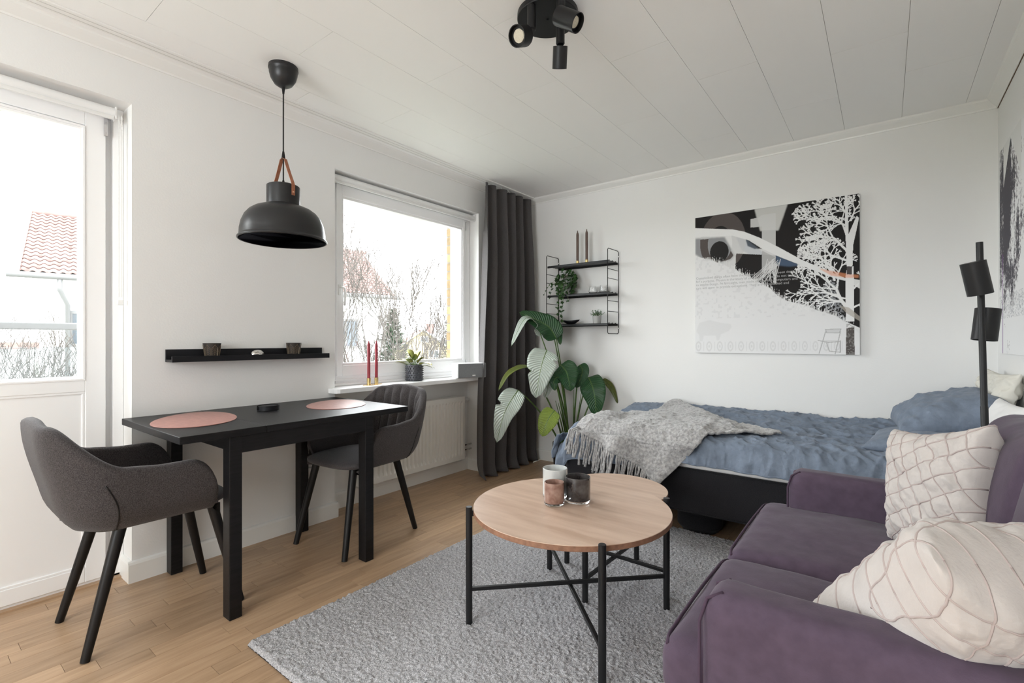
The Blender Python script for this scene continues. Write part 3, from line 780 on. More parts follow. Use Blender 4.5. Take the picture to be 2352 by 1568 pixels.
obj('cord', cd_, BLKLEG, pl, smooth='auto')
prof = [(.0, 1.846), (.068, 1.846), (.0735, 1.842), (.074, 1.836), (.074, 1.752), (.080, 1.747), (.086, 1.745), (.108, 1.741), (.135, 1.731), (.160, 1.715), (.181, 1.692), (.196, 1.660),
        (.204, 1.625), (.206, 1.598), (.209, 1.592), (.2145, 1.588), (.216, 1.583), (.213, 1.579), (.208, 1.580)]
prof = [(r if r <= .08 else .08 + (r - .08) * .875, z) for r, z in prof]
obj('shade', MB().lathe(prof, c0, 72), SHADE, pl, smooth='auto')
obj('shade_lining', MB().lathe([(.1925, 1.580), (.187, 1.598), (.184, 1.625), (.177, 1.658), (.163, 1.687), (.144, 1.707), (.114, 1.722), (.06, 1.736), (.0, 1.738)], c0, 72), SHADEIN, pl, smooth=True)
obj('bulb', MB().lathe([(0, 1.64), (.02, 1.645), (.03, 1.665), (.026, 1.69), (.014, 1.71), (.014, 1.738)], c0, 20), LED, pl, smooth=True)
sdv = (RT * .86 - FW * .51).normalized()           # strap plane
stp = []
for k in range(25):
    u = k / 24 * 2 - 1; q = abs(u)
    xx = math.copysign(1, u) * (.0765 if q > .82 else lerp(.010, .0765, (q / .82) ** 1.12)) if q > .05 else u * .12
    zz = 1.985 - .006 * (q < .05) if q < .05 else (lerp(1.979, 1.842, (q - .05) / .77) if q < .82 else lerp(1.842, 1.790, (q - .82) / .18))
    stp.append((xx, zz))
sp_ = MB(); wv = Vector((-sdv.y, sdv.x, 0)) * .0085
for j, (a, z) in enumerate(stp):
    nrm_ = (Vector((stp[min(j + 1, 24)][0] - stp[max(j - 1, 0)][0], 0, stp[min(j + 1, 24)][1] - stp[max(j - 1, 0)][1]))).normalized()
    nn = (sdv * (-nrm_.z) + Vector((0, 0, nrm_.x))) * .0012
    p = Vector((px_, py_, z)) + sdv * a
    for q in (wv + nn, -wv + nn, -wv - nn, wv - nn): sp_.v.append(tuple(p + q))
for j in range(24):
    for k in range(4): sp_.f.append((j * 4 + k, j * 4 + (k + 1) % 4, (j + 1) * 4 + (k + 1) % 4, (j + 1) * 4 + k))
sp_.f += [(3, 2, 1, 0), (96, 97, 98, 99)]
stro = obj('strap', sp_, LEATHER, pl, fixn=True)
for sg in (-1, 1):
    obj('rivet', MB().lathe([(.0, 0), (.005, 0), (.0045, .0015), (0, .002)], Vector((px_, py_, 1.805)) + sdv * sg * .0778, 14, axis=sdv * sg), COPPER, stro, smooth=True)

# ------------------------------------------------------------------ picture ledge with three ornaments
ws = thing('picture_ledge', 'narrow black picture ledge on the wall above the dining table', 'shelf', (0, 1.22, .998))
obj('back_board', MB().box(.0005, .013, .822, 1.628, .998, 1.058), BLACKSHELF, ws, bevel=.001)
obj('shelf_board', MB().box(.013, .082, .822, 1.628, .998, 1.010), BLACKSHELF, ws, bevel=.001)
obj('front_lip', MB().box(.082, .094, .822, 1.628, .998, 1.0255), BLACKSHELF, ws, bevel=.001)
def votive(y, lab):
    t = thing('tealight_holder', lab, 'tealight holder', (.048, y, 1.0104), 'bronze tealight holders on the picture ledge')
    r0, r1, h = .030, .0405, .077
    obj('cup', MB().lathe([(0, 0), (r0, 0), (r1, h), (r1 - .003, h), (r0 - .002, .008), (0, .006)], (.048, y, 1.0104), 36), CUPM, t, smooth='auto')
    g = MB()
    for k in range(7):
        a0 = 2 * PI * k / 7
        def P_(da, zz):
            r = lerp(r0, r1, zz / h) + .0006; a = a0 + da * 2 * PI / 7; return (.048 + r * math.cos(a), y + r * math.sin(a), 1.0104 + zz)
        pts = [P_(-.42, .006), P_(-.42, .050), P_(0, .069), P_(.42, .050), P_(.42, .006)]
        g.tube(pts, .0008, 4); g.tube([P_(0, .006), P_(0, .066)], .0006, 4)
        for q in range(5):
            z0 = .010 + q * .009
            for sgn in (-1, 1): g.tube([P_(0, z0), P_(sgn * .36, z0 + .010)], .0005, 4)
    o = obj('leaf_relief', g, GOLDLINE, t); o['kind'] = 'stuff'
votive(1.007, 'dark bronze tealight holder with leaf relief, nearer the door')
votive(1.431, 'dark bronze tealight holder with leaf relief, nearer the window')
g = MB()
def nug(u, v):
    a = 2 * PI * u; b = PI * v - PI / 2
    x_ = math.cos(b) * math.cos(a); y_ = math.cos(b) * math.sin(a); z_ = math.sin(b); r = 1 + .10 * nz(x_ * 2 + 4, y_ * 2, z_ * 2)
    z = max(-.62, z_ * r)
    if y_ < -.1 and z < -.1 and x_ > .2: x_ *= .72
    return (.050 + .024 * x_ * r, 1.228 + .034 * y_ * r, 1.0104 + .0245 * (z + .62))
g.grid(28, 18, nug, close_u=True)
tag(obj('silver_ornament', g, SILVER, smooth=True), 'small silver pebble-shaped ornament in the middle of the picture ledge', 'ornament')

# ------------------------------------------------------------------ ceiling spotlight
cx_, cy_ = 1.640, 1.640
cs = thing('ceiling_spotlight', 'black round ceiling lamp with three adjustable spotlights', 'lamp', (cx_, cy_, 2.40))
obj('ceiling_plate', MB().lathe([(.122, 2.4195), (.123, 2.400), (.121, 2.397), (0, 2.397)], (cx_, cy_, 0), 64), BLKMETAL, cs, smooth='auto')
obj('centre_screw', MB().lathe([(.006, 2.398), (.006, 2.392), (0, 2.392)], (cx_, cy_, 0), 16), BLKMETAL, cs, smooth='auto')
def spot(c, d, L_, r, neck):
    c = Vector(c); d = Vector(d).normalized()
    h = obj('spot_head', MB().lathe([(0, 0), (r, 0), (r, L_), (r - .003, L_), (r - .003, L_ - .018), (0, L_ - .018)], c, 40, axis=d), BLKMETAL, cs, smooth='auto')
    obj('lens', MB().lathe([(0, 0), (r - .014, 0), (r - .015, .004), (0, .0055)], c + d * (L_ - .0175), 32, axis=d), LED, h, smooth='auto')
    nk = MB().lathe([(.0, 2.397), (.017, 2.397), (.017, neck[2] + .004), (.013, neck[2]), (0, neck[2])], (neck[0], neck[1], 0), 28)
    obj('swivel', nk, BLKMETAL, cs, smooth='auto')
p1 = at(1205, 82, 1.88); spot(p1, -(RT * .62) - FW * .75 + Vector((0, 0, -.50)), .055, .0385, (p1.x + .022, p1.y + .016, p1.z + .02))
p2 = at(1283, 36, 1.83); spot(p2, RT * .78 - FW * .45 + Vector((0, 0, -.62)), .095, .035, (p2.x + .002, p2.y + .012, p2.z - .0))
p3 = at(1287, 106, 1.90); spot(p3, FW * .5 + Vector((0.0, 0.0, -1)), .078, .0285, (p3.x, p3.y, p3.z + .006))

# ------------------------------------------------------------------ radiator in the niche
XF = -.030
r0 = onX(1068, 910, XF); r1 = onX(1068, 1053, XF); RY1 = r0.y; RZ1 = r0.z; RZ0 = r1.z; RY0 = RY1 - 1.0
ra = thing('radiator', 'white ribbed panel radiator below the window sill', 'radiator', (XF, 2.4, RZ0))
g = MB(); nr = 27; pit = (RY1 - RY0 - .03) / nr; prof = []
ys = [RY0 + .001]; xs = [0]
y = RY0 + .015
for k in range(nr):
    for f, dd in ((.08, 0), (.24, -.015), (.56, -.015), (.72, 0)): ys.append(y + f * pit); xs.append(dd)
    y += pit
ys.append(RY1 - .001); xs.append(0)
zs = [(RZ0, 0), (RZ0 + .035, 0), (RZ0 + .060, 1), (RZ1 - .060, 1), (RZ1 - .035, 0), (RZ1, 0)]
for z, f in zs:
    for a, b in zip(ys, xs): g.v.append((XF + b * f, a, z))
nn_ = len(ys)
for j in range(len(zs) - 1):
    for i in range(nn_ - 1): g.f.append((j * nn_ + i, j * nn_ + i + 1, (j + 1) * nn_ + i + 1, (j + 1) * nn_ + i))
obj('front_panel', g, RADW, ra)
obj('casing', boxes((XF - .030, XF - .018, RY0, RY1, RZ0 - .001, RZ1 - .002), (XF - .075, XF - .0005, RY1 - .002, RY1 + .002, RZ0, RZ1), (XF - .075, XF - .0005, RY0 - .002, RY0 + .002, RZ0, RZ1),
                    (XF - .075, XF - .060, RY0, RY1, RZ0, RZ1 - .01), (XF - .075, XF - .0, RY0, RY1, RZ1 - .002, RZ1 + .002)), RADW, ra, bevel=.0015)
obj('thermostat', MB().lathe([(0, 0), (.014, 0), (.014, .018), (.018, .02), (.0185, .06), (.015, .068), (0, .068)], (XF - .035, RY1 + .003, RZ1 - .035), 24, axis=(0, 1, 0)), PLASTIC, ra, smooth='auto')
for zz_ in (.225, .185): obj('pipe', MB().tube([(XF - .04, RY1 + .0, zz_), (XF - .04, 3.055, zz_)], .0075, 12), CHROME, ra, smooth=True)
g = boxes((-.112, -.092, 2.08, 2.42, .078, .125), (-.112, -.100, 2.42, 2.75, .112, .125))
tag(obj('cable_cover', g, TRIM, bevel=.002), 'flat white cover strip on the skirting below the radiator', 'cover')

# wall socket under the table
so = thing('power_socket', 'white double wall socket low on the wall beneath the table', 'socket', (.0, 1.53, .2))
obj('socket_plate', MB().box(.0, .010, 1.535, 1.615, .190, .345), PLASTIC, so, bevel=.004)
for zz_ in (.229, .306):
    o = obj('socket_well', MB().lathe([(.020, 0), (.022, 0), (.022, .0025), (.020, .0025)], (.0098, 1.575, zz_), 24, axis=(1, 0, 0)), PLASTIC, so)
    for dy in (-.0095, .0095): obj('pin_hole', MB().lathe([(0, 0), (.0028, 0), (.0028, .0008), (0, .0008)], (.0101, 1.575 + dy, zz_), 10, axis=(1, 0, 0)), BLKLEG, o)

# ------------------------------------------------------------------ window sill objects
SZ = .8052
tr = thing('candle_holder', 'oval brass candle holder with two cups on the window sill', 'candle holder', (.03, 1.99, SZ))
A_, B_ = onZ(847, 884, SZ), onZ(864.5, 882, SZ); mid = (A_ + B_) / 2; dv = (B_ - A_).normalized()
m = MB(); pts = []
for k in range(40):
    a = 2 * PI * k / 40; p = dv * (.082 * math.cos(a)) + Vector((-dv.y, dv.x, 0)) * (.038 * math.sin(a)); pts.append((mid.x + p.x, mid.y + p.y))
m.prism(pts, SZ, SZ + .0025); obj('tray', m, BRASS, tr)
for j, p in enumerate((A_, B_)):
    obj('cup', MB().lathe([(0, .0025), (.0125, .0025), (.013, .046), (.0108, .046), (.0108, .012), (0, .012)], p, 24), BRASS, tr, smooth='auto')
    tag(obj('candle', MB().lathe([(0, .0122), (.0098, .0122), (.0100, .262), (.0093, .270), (.005, .280), (.0035, .292), (0, .293)], p, 20), REDWAX, smooth='auto'),
        ('burgundy taper candle on the sill, the one nearer the door', 'burgundy taper candle on the sill, the one nearer the potted plant')[j], 'candle', 'burgundy candles on the window sill')
pc = onZ(952, 874, SZ)
pp = thing('potted_plant', 'yellow-green leafy plant in a studded charcoal pot on the window sill', 'plant', tuple(pc))
obj('pot', MB().lathe([(0, 0), (.055, 0), (.060, .006), (.060, .112), (.058, .119), (.054, .119), (.054, .10), (0, .10)], pc, 40), SPIKEPOT, pp, smooth='auto')
g = MB()
for r in range(7):
    for k in range(18):
        a = 2 * PI * (k + .5 * (r % 2)) / 18; d = Vector((math.cos(a), math.sin(a), 0)); b = pc + d * .059 + Vector((0, 0, .012 + r * .0158))
        g.lathe([(.0062, 0), (.0045, .004), (.0018, .008), (0, .0088)], b, 6, axis=d)
o = obj('studs', g, SPIKEPOT, pp, smooth=True); o['kind'] = 'stuff'
obj('soil', MB().lathe([(0, .102), (.0535, .102)], pc, 24), BARK, pp)
YLEAF = mat('yellow_green_small_leaf', (.42, .36, .08), .45, col2=(.16, .22, .07), vscale=18, rnd=.35)
def small_leaf(m, p, d, L_, W_, n=6, droop=.4, up=Vector((0, 0, 1)), cup=.15):
    p = Vector(p); d = Vector(d).normalized(); s = d.cross(up)
    s = s.normalized() if s.length > 1e-3 else Vector((1, 0, 0)); base = len(m.v)
    for i in range(n + 1):
        u = i / n; w_ = W_ * math.sin(PI * min(1, u * .93 + .07)) ** .8 * (1 if i < n else 0)
        c = p + d * (L_ * u) + Vector((0, 0, -droop * L_ * u * u)); nn = s.cross(d).normalized()
        m.v += [tuple(c - s * w_ + nn * cup * w_), tuple(c), tuple(c + s * w_ + nn * cup * w_)]
    for i in range(n):
        for k in (0, 1): m.f.append((base + i * 3 + k, base + i * 3 + k + 1, base + (i + 1) * 3 + k + 1, base + (i + 1) * 3 + k))
rng = random.Random(12)
spec = [(-.9, .35, .13), (-.7, .2, .12), (-1, .8, .10), (.9, .35, .12), (1, .5, .11), (.75, .9, .10), (-.3, 1.4, .13), (.2, 1.1, .12), (.5, 1.6, .12), (-.5, 1.2, .11), (.0, .7, .09), (.6, .1, .10), (-.2, .5, .10), (.3, .4, .08), (-.6, .7, .09), (1, .15, .09)]
for j, (a, up_, ln) in enumerate(spec):
    d = RT * a + FW * rng.uniform(-.7, .5) + Vector((0, 0, up_)); d.normalize(); s0 = pc + Vector((0, 0, .10)); s1 = s0 + d * ln * .55
    g = MB(); small_leaf(g, s1, d + Vector((0, 0, .1)), ln * .98, ln * .27, droop=.45)
    lfo = obj('leaf', g, YLEAF, pp, smooth=True, solid=.0008); 
    obj('stalk', MB().tube([s0, (s0 + s1) / 2 + Vector((0, 0, .004)), s1], .0018, 6), STEM, lfo)
# loudspeaker
C_, Rr_, L_ = onZ(1051, 870, SZ), onZ(1092, 868, SZ), onZ(1028, 868, SZ)
ex = (Rr_ - C_); ex.z = 0; ex.normalize(); ey = Vector((-ex.y, ex.x, 0)); ey = ey if ey.x < 0 else -ey
spk = thing('loudspeaker', 'white loudspeaker with a grey grille on the window sill beside the curtain', 'speaker', tuple(C_))
def spx(a, b, z): p = C_ + ex * a + ey * b; return (p.x, p.y, SZ + z)
poly = [(0, 0), (.255, 0), (.255, .10), (.22, .118), (.03, .118), (0, .10)]
obj('case', MB().prism(poly, .003, .118, spx), PLASTIC, spk, bevel=.006, fixn=True)
obj('grille', MB().prism([(.004, -.006), (.251, -.006), (.251, .0), (.004, .0)], .006, .115, spx), GRILLE, spk, bevel=.003, fixn=True)
obj('badge', MB().prism([(.126, -.0075), (.154, -.0075), (.154, -.006), (.126, -.006)], .018, .027, spx), PLASTIC, spk, bevel=.001, fixn=True)

# ------------------------------------------------------------------ curtain and its ceiling rail
rlc = struct('curtain_rail', boxes((.085, .150, -.35, 3.68, ZC - .008, ZC - .0005)), TRIM, bevel=.001)
obj('rail_groove', boxes((.098, .102, -.35, 3.68, ZC - .0088, ZC - .0075), (.128, .132, -.35, 3.68, ZC - .0088, ZC - .0075)), JOINT, rlc)
cu = thing('curtain', 'dark grey floor-length curtain drawn to the corner beside the window', 'curtain', (.13, 3.33, 0))
Y0c, Y1c = 2.990, 3.665
def curtain(u, v):
    z = lerp(2.392, .012, v); spread = sm(.05, 1, v)
    y0 = lerp(Y0c, 2.850, spread); y1 = lerp(Y1c, 3.700, spread); y = lerp(y0, y1, u)
    amp = lerp(.030, .052, sm(0, .3, v)) * (1 + .25 * nz(u * 6, v * 1.5)); ph = 2 * PI * (u * 5.6 + .32 * nz(u * 3.2, v * .7, 3) + .08 * nz(u * 3, v * 2.2, 3)) + .6
    x = .128 + amp * math.sin(ph) + .012 * nz(u * 12, v * 4, 5) * v + .045 * spread * (1 - .5 * u)
    y += .35 * amp * math.sin(2 * ph) * .35
    if v < .035: z -= .012 * (1 - v / .035) * (.5 - .5 * math.cos(ph))       # pinched heading sags between hooks
    if v > .95:
        k = (v - .95) / .05; x += .035 * k * k * (1 + nz(u * 5, 9)); z = max(.010, z + .012 * nz(u * 7, 4) * k)
    return (max(.03, x), y, z)
def two_sided(nu, nv, fn, th):
    m = MB(); m.grid(nu, nv, fn); return m
co_ = obj('curtain_cloth', two_sided(260, 90, curtain, .002), CURT, cu, smooth=True, solid=.0035)
hk = MB()
for k in range(7):
    u = (k + .3) / 6.6; hk.tube([(.118, lerp(Y0c, Y1c, u), 2.414), (.122, lerp(Y0c, Y1c, u), 2.400), (.135, lerp(Y0c, Y1c, u) + .004, 2.385)], .0022, 6)
o = obj('curtain_hooks', hk, PLASTIC, cu); o['kind'] = 'stuff'
cb = [onZ(1225, 1061, .006), onZ(1245, 1053, .006), onZ(1262, 1057, .006), onZ(1285, 1060, .006), Vector((.62, 3.69, .006))]
tag(obj('power_cable', MB().tube(cb, .0045, 8), PLASTIC, smooth=True), 'white cable on the floor between the curtain and the black planter', 'cable')

# ------------------------------------------------------------------ wire wall shelf
S0, S1, ZT, ZB = .392, .973, 1.838, 1.156
ss = thing('ladder_shelf', 'black wire-ladder wall shelf with three metal shelves beside the curtain', 'shelf', (.68, YF, ZB))
for xx in (S0, S1):
    m = MB(); r = .0032
    m.tube([(xx, YF - .012, ZB + .012), (xx, YF - .012, ZT - .012), (xx, YF - .024, ZT), (xx, YF - .195, ZT), (xx, YF - .207, ZT - .012), (xx, YF - .207, ZB + .012), (xx, YF - .195, ZB), (xx, YF - .024, ZB), (xx, YF - .012, ZB + .012)], r, 8)
    fr_ = obj('ladder_frame', m, BLKMETAL, ss, smooth=True)
    for zz_ in (1.675, 1.600, 1.420, 1.335): obj('rung', MB().tube([(xx, YF - .012, zz_), (xx, YF - .207, zz_)], .0026, 8), BLKMETAL, fr_, smooth=True)
    for zz_ in (ZT - .045, ZB + .045): obj('wall_clip', MB().tube([(xx, YF - .018, zz_), (xx, YF - .0005, zz_)], .006, 10), PLASTIC, fr_, smooth=True)
SHZ = (1.745, 1.490, 1.240)
for zz_ in SHZ:
    so_ = obj('shelf_plate', boxes((S0 + .004, S1 - .004, YF - .200, YF - .015, zz_ - .004, zz_), (S0 + .004, S1 - .004, YF - .200, YF - .197, zz_ - .018, zz_), (S0 + .004, S1 - .004, YF - .018, YF - .015, zz_ - .018, zz_)), BLKMETAL, ss, bevel=.001)
    for xx in (S0 + .004, S1 - .004):
        for yy in (YF - .17, YF - .11, YF - .05): obj('side_hook', MB().tube([(xx - .006, yy - .012, zz_ - .002), (xx, yy, zz_ + .004), (xx - .006, yy + .012, zz_ - .002)], .003, 6), BLKMETAL, so_, smooth=True)
for j, px__ in enumerate((1326.5, 1347.5)):
    p = onY(px__, 598, YF - .11); p.z = SHZ[0] + .0004
    t = thing('candlestick', ('small brass candlestick on the wire shelf, nearer the curtain', 'small brass candlestick on the wire shelf, nearer the big picture')[j], 'candle holder', tuple(p), 'brass candlesticks on the wire shelf')
    obj('foot', MB().lathe([(0, 0), (.016, 0), (.016, .004), (.012, .006), (0, .006)], p, 24), BRASS, t, smooth='auto')
    obj('socket', MB().lathe([(0, .006), (.0135, .006), (.0135, .034), (.0115, .034), (.0115, .012), (0, .012)], p, 24), BRASS, t, smooth='auto')
    tag(obj('candle', MB().lathe([(0, .0125), (.0108, .0125), (.0112, .255), (.010, .266), (.005, .278), (.0035, .292), (0, .293)], p, 20), BROWNWAX, smooth='auto'),
        ('brown taper candle on the wire shelf, nearer the curtain', 'brown taper candle on the wire shelf, nearer the big picture')[j], 'candle', 'brown candles on the wire shelf')
# ivy
ip = onY(1300, 672, YF - .12); ip.z = SHZ[1] + .0004
iv = thing('ivy_plant', 'trailing green ivy in a grey pot on the middle wire shelf', 'plant', tuple(ip))
obj('pot', MB().lathe([(0, 0), (.036, 0), (.046, .085), (.048, .09), (.044, .09), (.042, .078), (0, .078)], ip, 32), GREYPOT, iv, smooth='auto')
def ivy_leaf_mesh():
    out = [(0, 0), (.35, -.12), (.55, .18), (.95, .25), (.62, .48), (.60, .62), (.22, .62), (0, 1.1), (-.22, .62), (-.60, .62), (-.62, .48), (-.95, .25), (-.55, .18), (-.35, -.12)]
    m = MB(); m.v.append((0, .3, .06)); m.v += [(a, b, -.10 * abs(a) - (.12 if b > .9 else 0)) for a, b in out]
    m.f += [(0, 1 + i, 1 + (i + 1) % 14) for i in range(14)]
    return m
ivm = None
rng = random.Random(7); vines = []; cstart = ip + Vector((0, 0, .095))
lp = []
for k in range(135):                                # bushy crown
    a = rng.uniform(0, 2 * PI); r = .088 * math.sqrt(rng.random()); zz_ = rng.uniform(-.10, .15) * (1.15 - r / .12) + .02
    p = ip + Vector((r * math.cos(a), min(.08, r * math.sin(a)) * .85, .08 + zz_)); 
    p.z = min(p.z, SHZ[0] - .03); lp.append((p, Vector((math.cos(a), math.sin(a), rng.uniform(-.9, .3))), rng.uniform(.021, .031)))
for (dx, dy, dz, n) in ((-.02, -.09, -.18, 12), (.01, -.085, -.24, 17), (.03, -.09, -.15, 8), (-.12, -.05, -.03, 8), (.06, -.08, -.07, 6)):
    pts = []
    for i in range(n):
        u = i / (n - 1); p = cstart + Vector((dx * sm(0, .6, u) + .010 * math.sin(i * 1.7), dy * sm(0, .35, u), (dz - .10) * u * u + .02 * math.sin(u * 3) + .02 * u))
        pts.append(p)
        for _ in range(2 if i > 2 else 0): lp.append((p, Vector((rng.uniform(-1, 1), rng.uniform(-1, -.1), rng.uniform(-.9, .1))), rng.uniform(.018, .026)))
    vines.append(pts)
m = MB(); sidep = []
for k in range(9):
    u = k / 8; p = cstart + Vector((-.06 - .10 * u, -.02 - .01 * k, .01 + .03 * math.sin(u * 3) - .10 * u * u)); sidep.append(p)
    if k > 3: lp.append((p, Vector((-1, rng.uniform(-1, 0), -.5)), .012))
vines.append(sidep)
for pts in vines: m.tube(pts, .0014, 5)
obj('stem', m, STEM, iv)
for (p, d, s_) in lp:
    if ivm is None: o = obj('leaf', ivy_leaf_mesh(), IVY, iv, local=True, solid=0); ivm = o.data
    else: o = bpy.data.objects.new('leaf', ivm); COL.objects.link(o); o.parent = iv
    o.location = p - wloc(iv); d.normalize(); o.rotation_mode = 'QUATERNION'
    up = Vector((0, -.9, .5)); zv = (up - d * up.dot(d)).normalized(); xv = d.cross(zv)
    o.rotation_quaternion = Matrix((xv, d, zv)).transposed().to_quaternion(); o.scale = (s_, s_, s_)
# glasses, bowl, small plant
for j, px__ in enumerate((1362, 1386)):
    p = onY(px__, 667, YF - .10); p.z = SHZ[1] + .0004
    o = obj('glass', MB().lathe([(0, 0), (.018, .001), (.033, .010), (.036, .022), (.026, .066), (.0250, .066), (.0348, .022), (.031, .012), (.016, .004), (0, .004)], p, 32), CLEARG, smooth='auto')
    tag(o, ('clear stemless glass on the middle wire shelf, beside the ivy', 'clear stemless glass on the middle wire shelf, farther from the ivy')[j], 'glass', 'stemless glasses on the wire shelf')
p = onY(1311, 742, YF - .11); p.z = SHZ[2] + .0004
m = MB()
def bowl(u, v):
    a = 2 * PI * u; k = [0, .35, .62, .85, 1, .975, .83, .60, .33, 0][round(v * 9)]; z = [0, .0, .006, .017, .030, .031, .021, .010, .004, .004][round(v * 9)]
    ex_ = 1 + .30 * abs(math.cos(a)) ** 4 * (k > .8); return (p.x + .068 * k * ex_ * math.cos(a), p.y + .040 * k * math.sin(a), p.z + z + (.008 * abs(math.cos(a)) ** 3 if k > .8 else 0))
m.grid(40, 9, bowl, close_u=True); tag(obj('bowl', m, BLACKSHELF, smooth=True, fixn=True), 'black boat-shaped bowl on the lowest wire shelf', 'bowl')
p = onY(1371, 736, YF - .11); p.z = SHZ[2] + .0004
sp2 = thing('potted_plant', 'small bushy sage-green plant in a grey pot on the lowest wire shelf', 'plant', tuple(p))
obj('pot', MB().lathe([(0, 0), (.032, 0), (.037, .060), (.038, .064), (.034, .064), (.033, .052), (0, .052)], p, 32), GREYPOT, sp2, smooth='auto')
m = MB(); st_ = MB(); rng = random.Random(3)
for k in range(34):
    a = rng.uniform(0, 2 * PI); r = rng.uniform(.01, .075); h_ = rng.uniform(.025, .065) * (1 - r * 4); tip = p + Vector((r * math.cos(a), r * math.sin(a) * .6, .058 + h_)); st_.tube([p + Vector((0, 0, .052)), tip], .0008, 4)
    for q in range(8):
        c = p + Vector((0, 0, .052)) + (tip - p - Vector((0, 0, .052))) * rng.uniform(.5, 1.05); small_leaf(m, c, (rng.uniform(-1, 1), rng.uniform(-1, 1), rng.uniform(-.2, .8)), .012, .0045, n=3, droop=.2)
o = obj('foliage', m, SOFTLEAF, sp2, smooth=True); o['kind'] = 'stuff'; obj('stalks', st_, STEM, sp2)['kind'] = 'stuff'

# ------------------------------------------------------------------ big plant
PC = Vector((.590, 3.560, 0))
bp_ = thing('bird_of_paradise_plant', 'tall plant with large drooping leaves in a black planter between curtain and bed', 'plant', tuple(PC))
obj('planter', MB().lathe([(0, .001), (.118, .001), (.128, .015), (.138, .225), (.138, .235), (.128, .235), (.126, .20), (0, .20)], PC, 48), POT, bp_, smooth='auto')
obj('soil', MB().lathe([(0, .205), (.127, .205)], PC, 32), BARK, bp_)
def big_leaf(b, mids, tip, W_, fac, mt, fold=.35, notch=(), stem_from=None, curl=0, seed=0):
    """b base, mids: points along the midrib, tip; fac: direction the blade faces"""
    ctrl = [Vector(b)] + [Vector(q) for q in mids] + [Vector(tip)]; n = 26; pts = []
    def cat(t):
        k = min(int(t * (len(ctrl) - 1)), len(ctrl) - 2); u = t * (len(ctrl) - 1) - k
        p0 = ctrl[max(k - 1, 0)]; p1 = ctrl[k]; p2 = ctrl[k + 1]; p3 = ctrl[min(k + 2, len(ctrl) - 1)]
        return .5 * ((2 * p1) + (p2 - p0) * u + (2 * p0 - 5 * p1 + 4 * p2 - p3) * u * u + (3 * p1 - p0 - 3 * p2 + p3) * u ** 3)
    for i in range(n + 1): pts.append(cat(i / n))
    m = MB(); m.uv = []; nu = 12; fac = Vector(fac).normalized()
    for i in range(n + 1):
        u = i / n; d = (pts[min(i + 1, n)] - pts[max(i - 1, 0)]).normalized(); s = d.cross(fac)
        s = s.normalized() if s.length > .05 else Vector((1, 0, 0)); nn = s.cross(d).normalized()
        if nn.dot(fac) < 0: nn = -nn
        w_ = W_ * (math.sin(PI * min(1, .06 + .94 * u ** .82)) ** .62) * (1.02 - .25 * u)
        if u > .93: w_ *= max(0.02, (1 - u) / .07) ** .7
        if u < .05: w_ *= max(.12, u / .05)
        for k in range(nu + 1):
            a = k / nu * 2 - 1; ww = w_
            for (side, pos, dep, wd) in notch:
                if side * a > 0: ww *= 1 - dep * max(0, 1 - abs(u - pos) / wd) * abs(a)
            wav = .03 * W_ * math.sin(u * 23 + seed + a * 2) * abs(a) ** 2
            # blade rises from the midrib like an open book, edges curl
            p = pts[i] + s * (a * ww * (1 - .15 * abs(a) * fold)) + nn * (abs(a) * ww * fold * .6 - curl * ww * a * a + wav)
            m.v.append(tuple(p)); m.uv.append((k / nu, u))
    for i in range(n):
        for k in range(nu): q = i * (nu + 1) + k; m.f.append((q, q + 1, q + nu + 2, q + nu + 1))
    o = obj('leaf', m, mt, bp_, smooth=True, solid=.0012)
    g = MB(); g.tube([p for p in pts], [.0035 * (1 - .8 * i / n) + .0006 for i in range(n + 1)], 6); obj('midrib', g, STEM, o, smooth=True)
    sf = Vector(stem_from) if stem_from is not None else PC + Vector((0, 0, .21))
    e = ctrl[0]; mid_ = sf.lerp(e, .5); mid_.z += (e.z - sf.z) * .10; mid_ += (sf - e) * 0 ; mid_.x = lerp(sf.x, e.x, .38); mid_.y = lerp(sf.y, e.y, .38)
    pp_ = []
    for k in range(13):
        t = k / 12; pp_.append(sf * (1 - t) ** 2 + mid_ * (2 * t * (1 - t)) + e * t * t)
    obj('stem', MB().tube(pp_, [lerp(.0085, .0042, k / 12) for k in range(13)], 8), STEM, bp_, smooth=True)
def sf(dx, dy): return PC + Vector((dx, dy, .20))
TC = CAM  # blades turned roughly to the room
def face(p, dx=0, dy=0, dz=0): d = (CAM - Vector(p)).normalized(); return d + Vector((dx, dy, dz))
D0 = 3.98
a = at(1243, 772, D0); big_leaf(a, [at(1232, 742, D0 - .03), at(1205, 733, D0 - .10)], at(1174, 795, D0 - .18), .058, (.2, -.6, 1), LF_SHEEN, .2, (), sf(.0, .0), seed=1)
a = at(1278, 778, D0 + .02); big_leaf(a, [at(1262, 752, D0), at(1232, 734, D0 - .02)], at(1193, 717, D0 - .05), .105, (.35, -.9, .55), LF_DARK, .15, (), sf(.02, -.02), seed=2)
a = at(1272, 772, D0 + .06); big_leaf(a, [at(1282, 762, D0 + .05)], at(1287, 792, D0 + .02), .040, (.6, -.9, .3), LF_DARK, .2, (), sf(.02, -.02), seed=3)
a = at(1256, 804, D0 - .12); big_leaf(a, [at(1247, 828, D0 - .15), at(1239, 862, D0 - .17)], at(1230, 914, D0 - .16), .135, (.55, -1, .25), LF_SHEEN, .12, ((-1, .28, .5, .04), (1, .62, .4, .05)), sf(.01, -.03), seed=4)
a = at(1268, 846, D0 - .05); big_leaf(a, [at(1264, 868, D0 - .06), at(1258, 890, D0 - .06)], at(1252, 914, D0 - .05), .058, (.5, -1, .2), LF_SHEEN, .2, ((1, .5, .5, .06),), sf(.0, .03), seed=5)
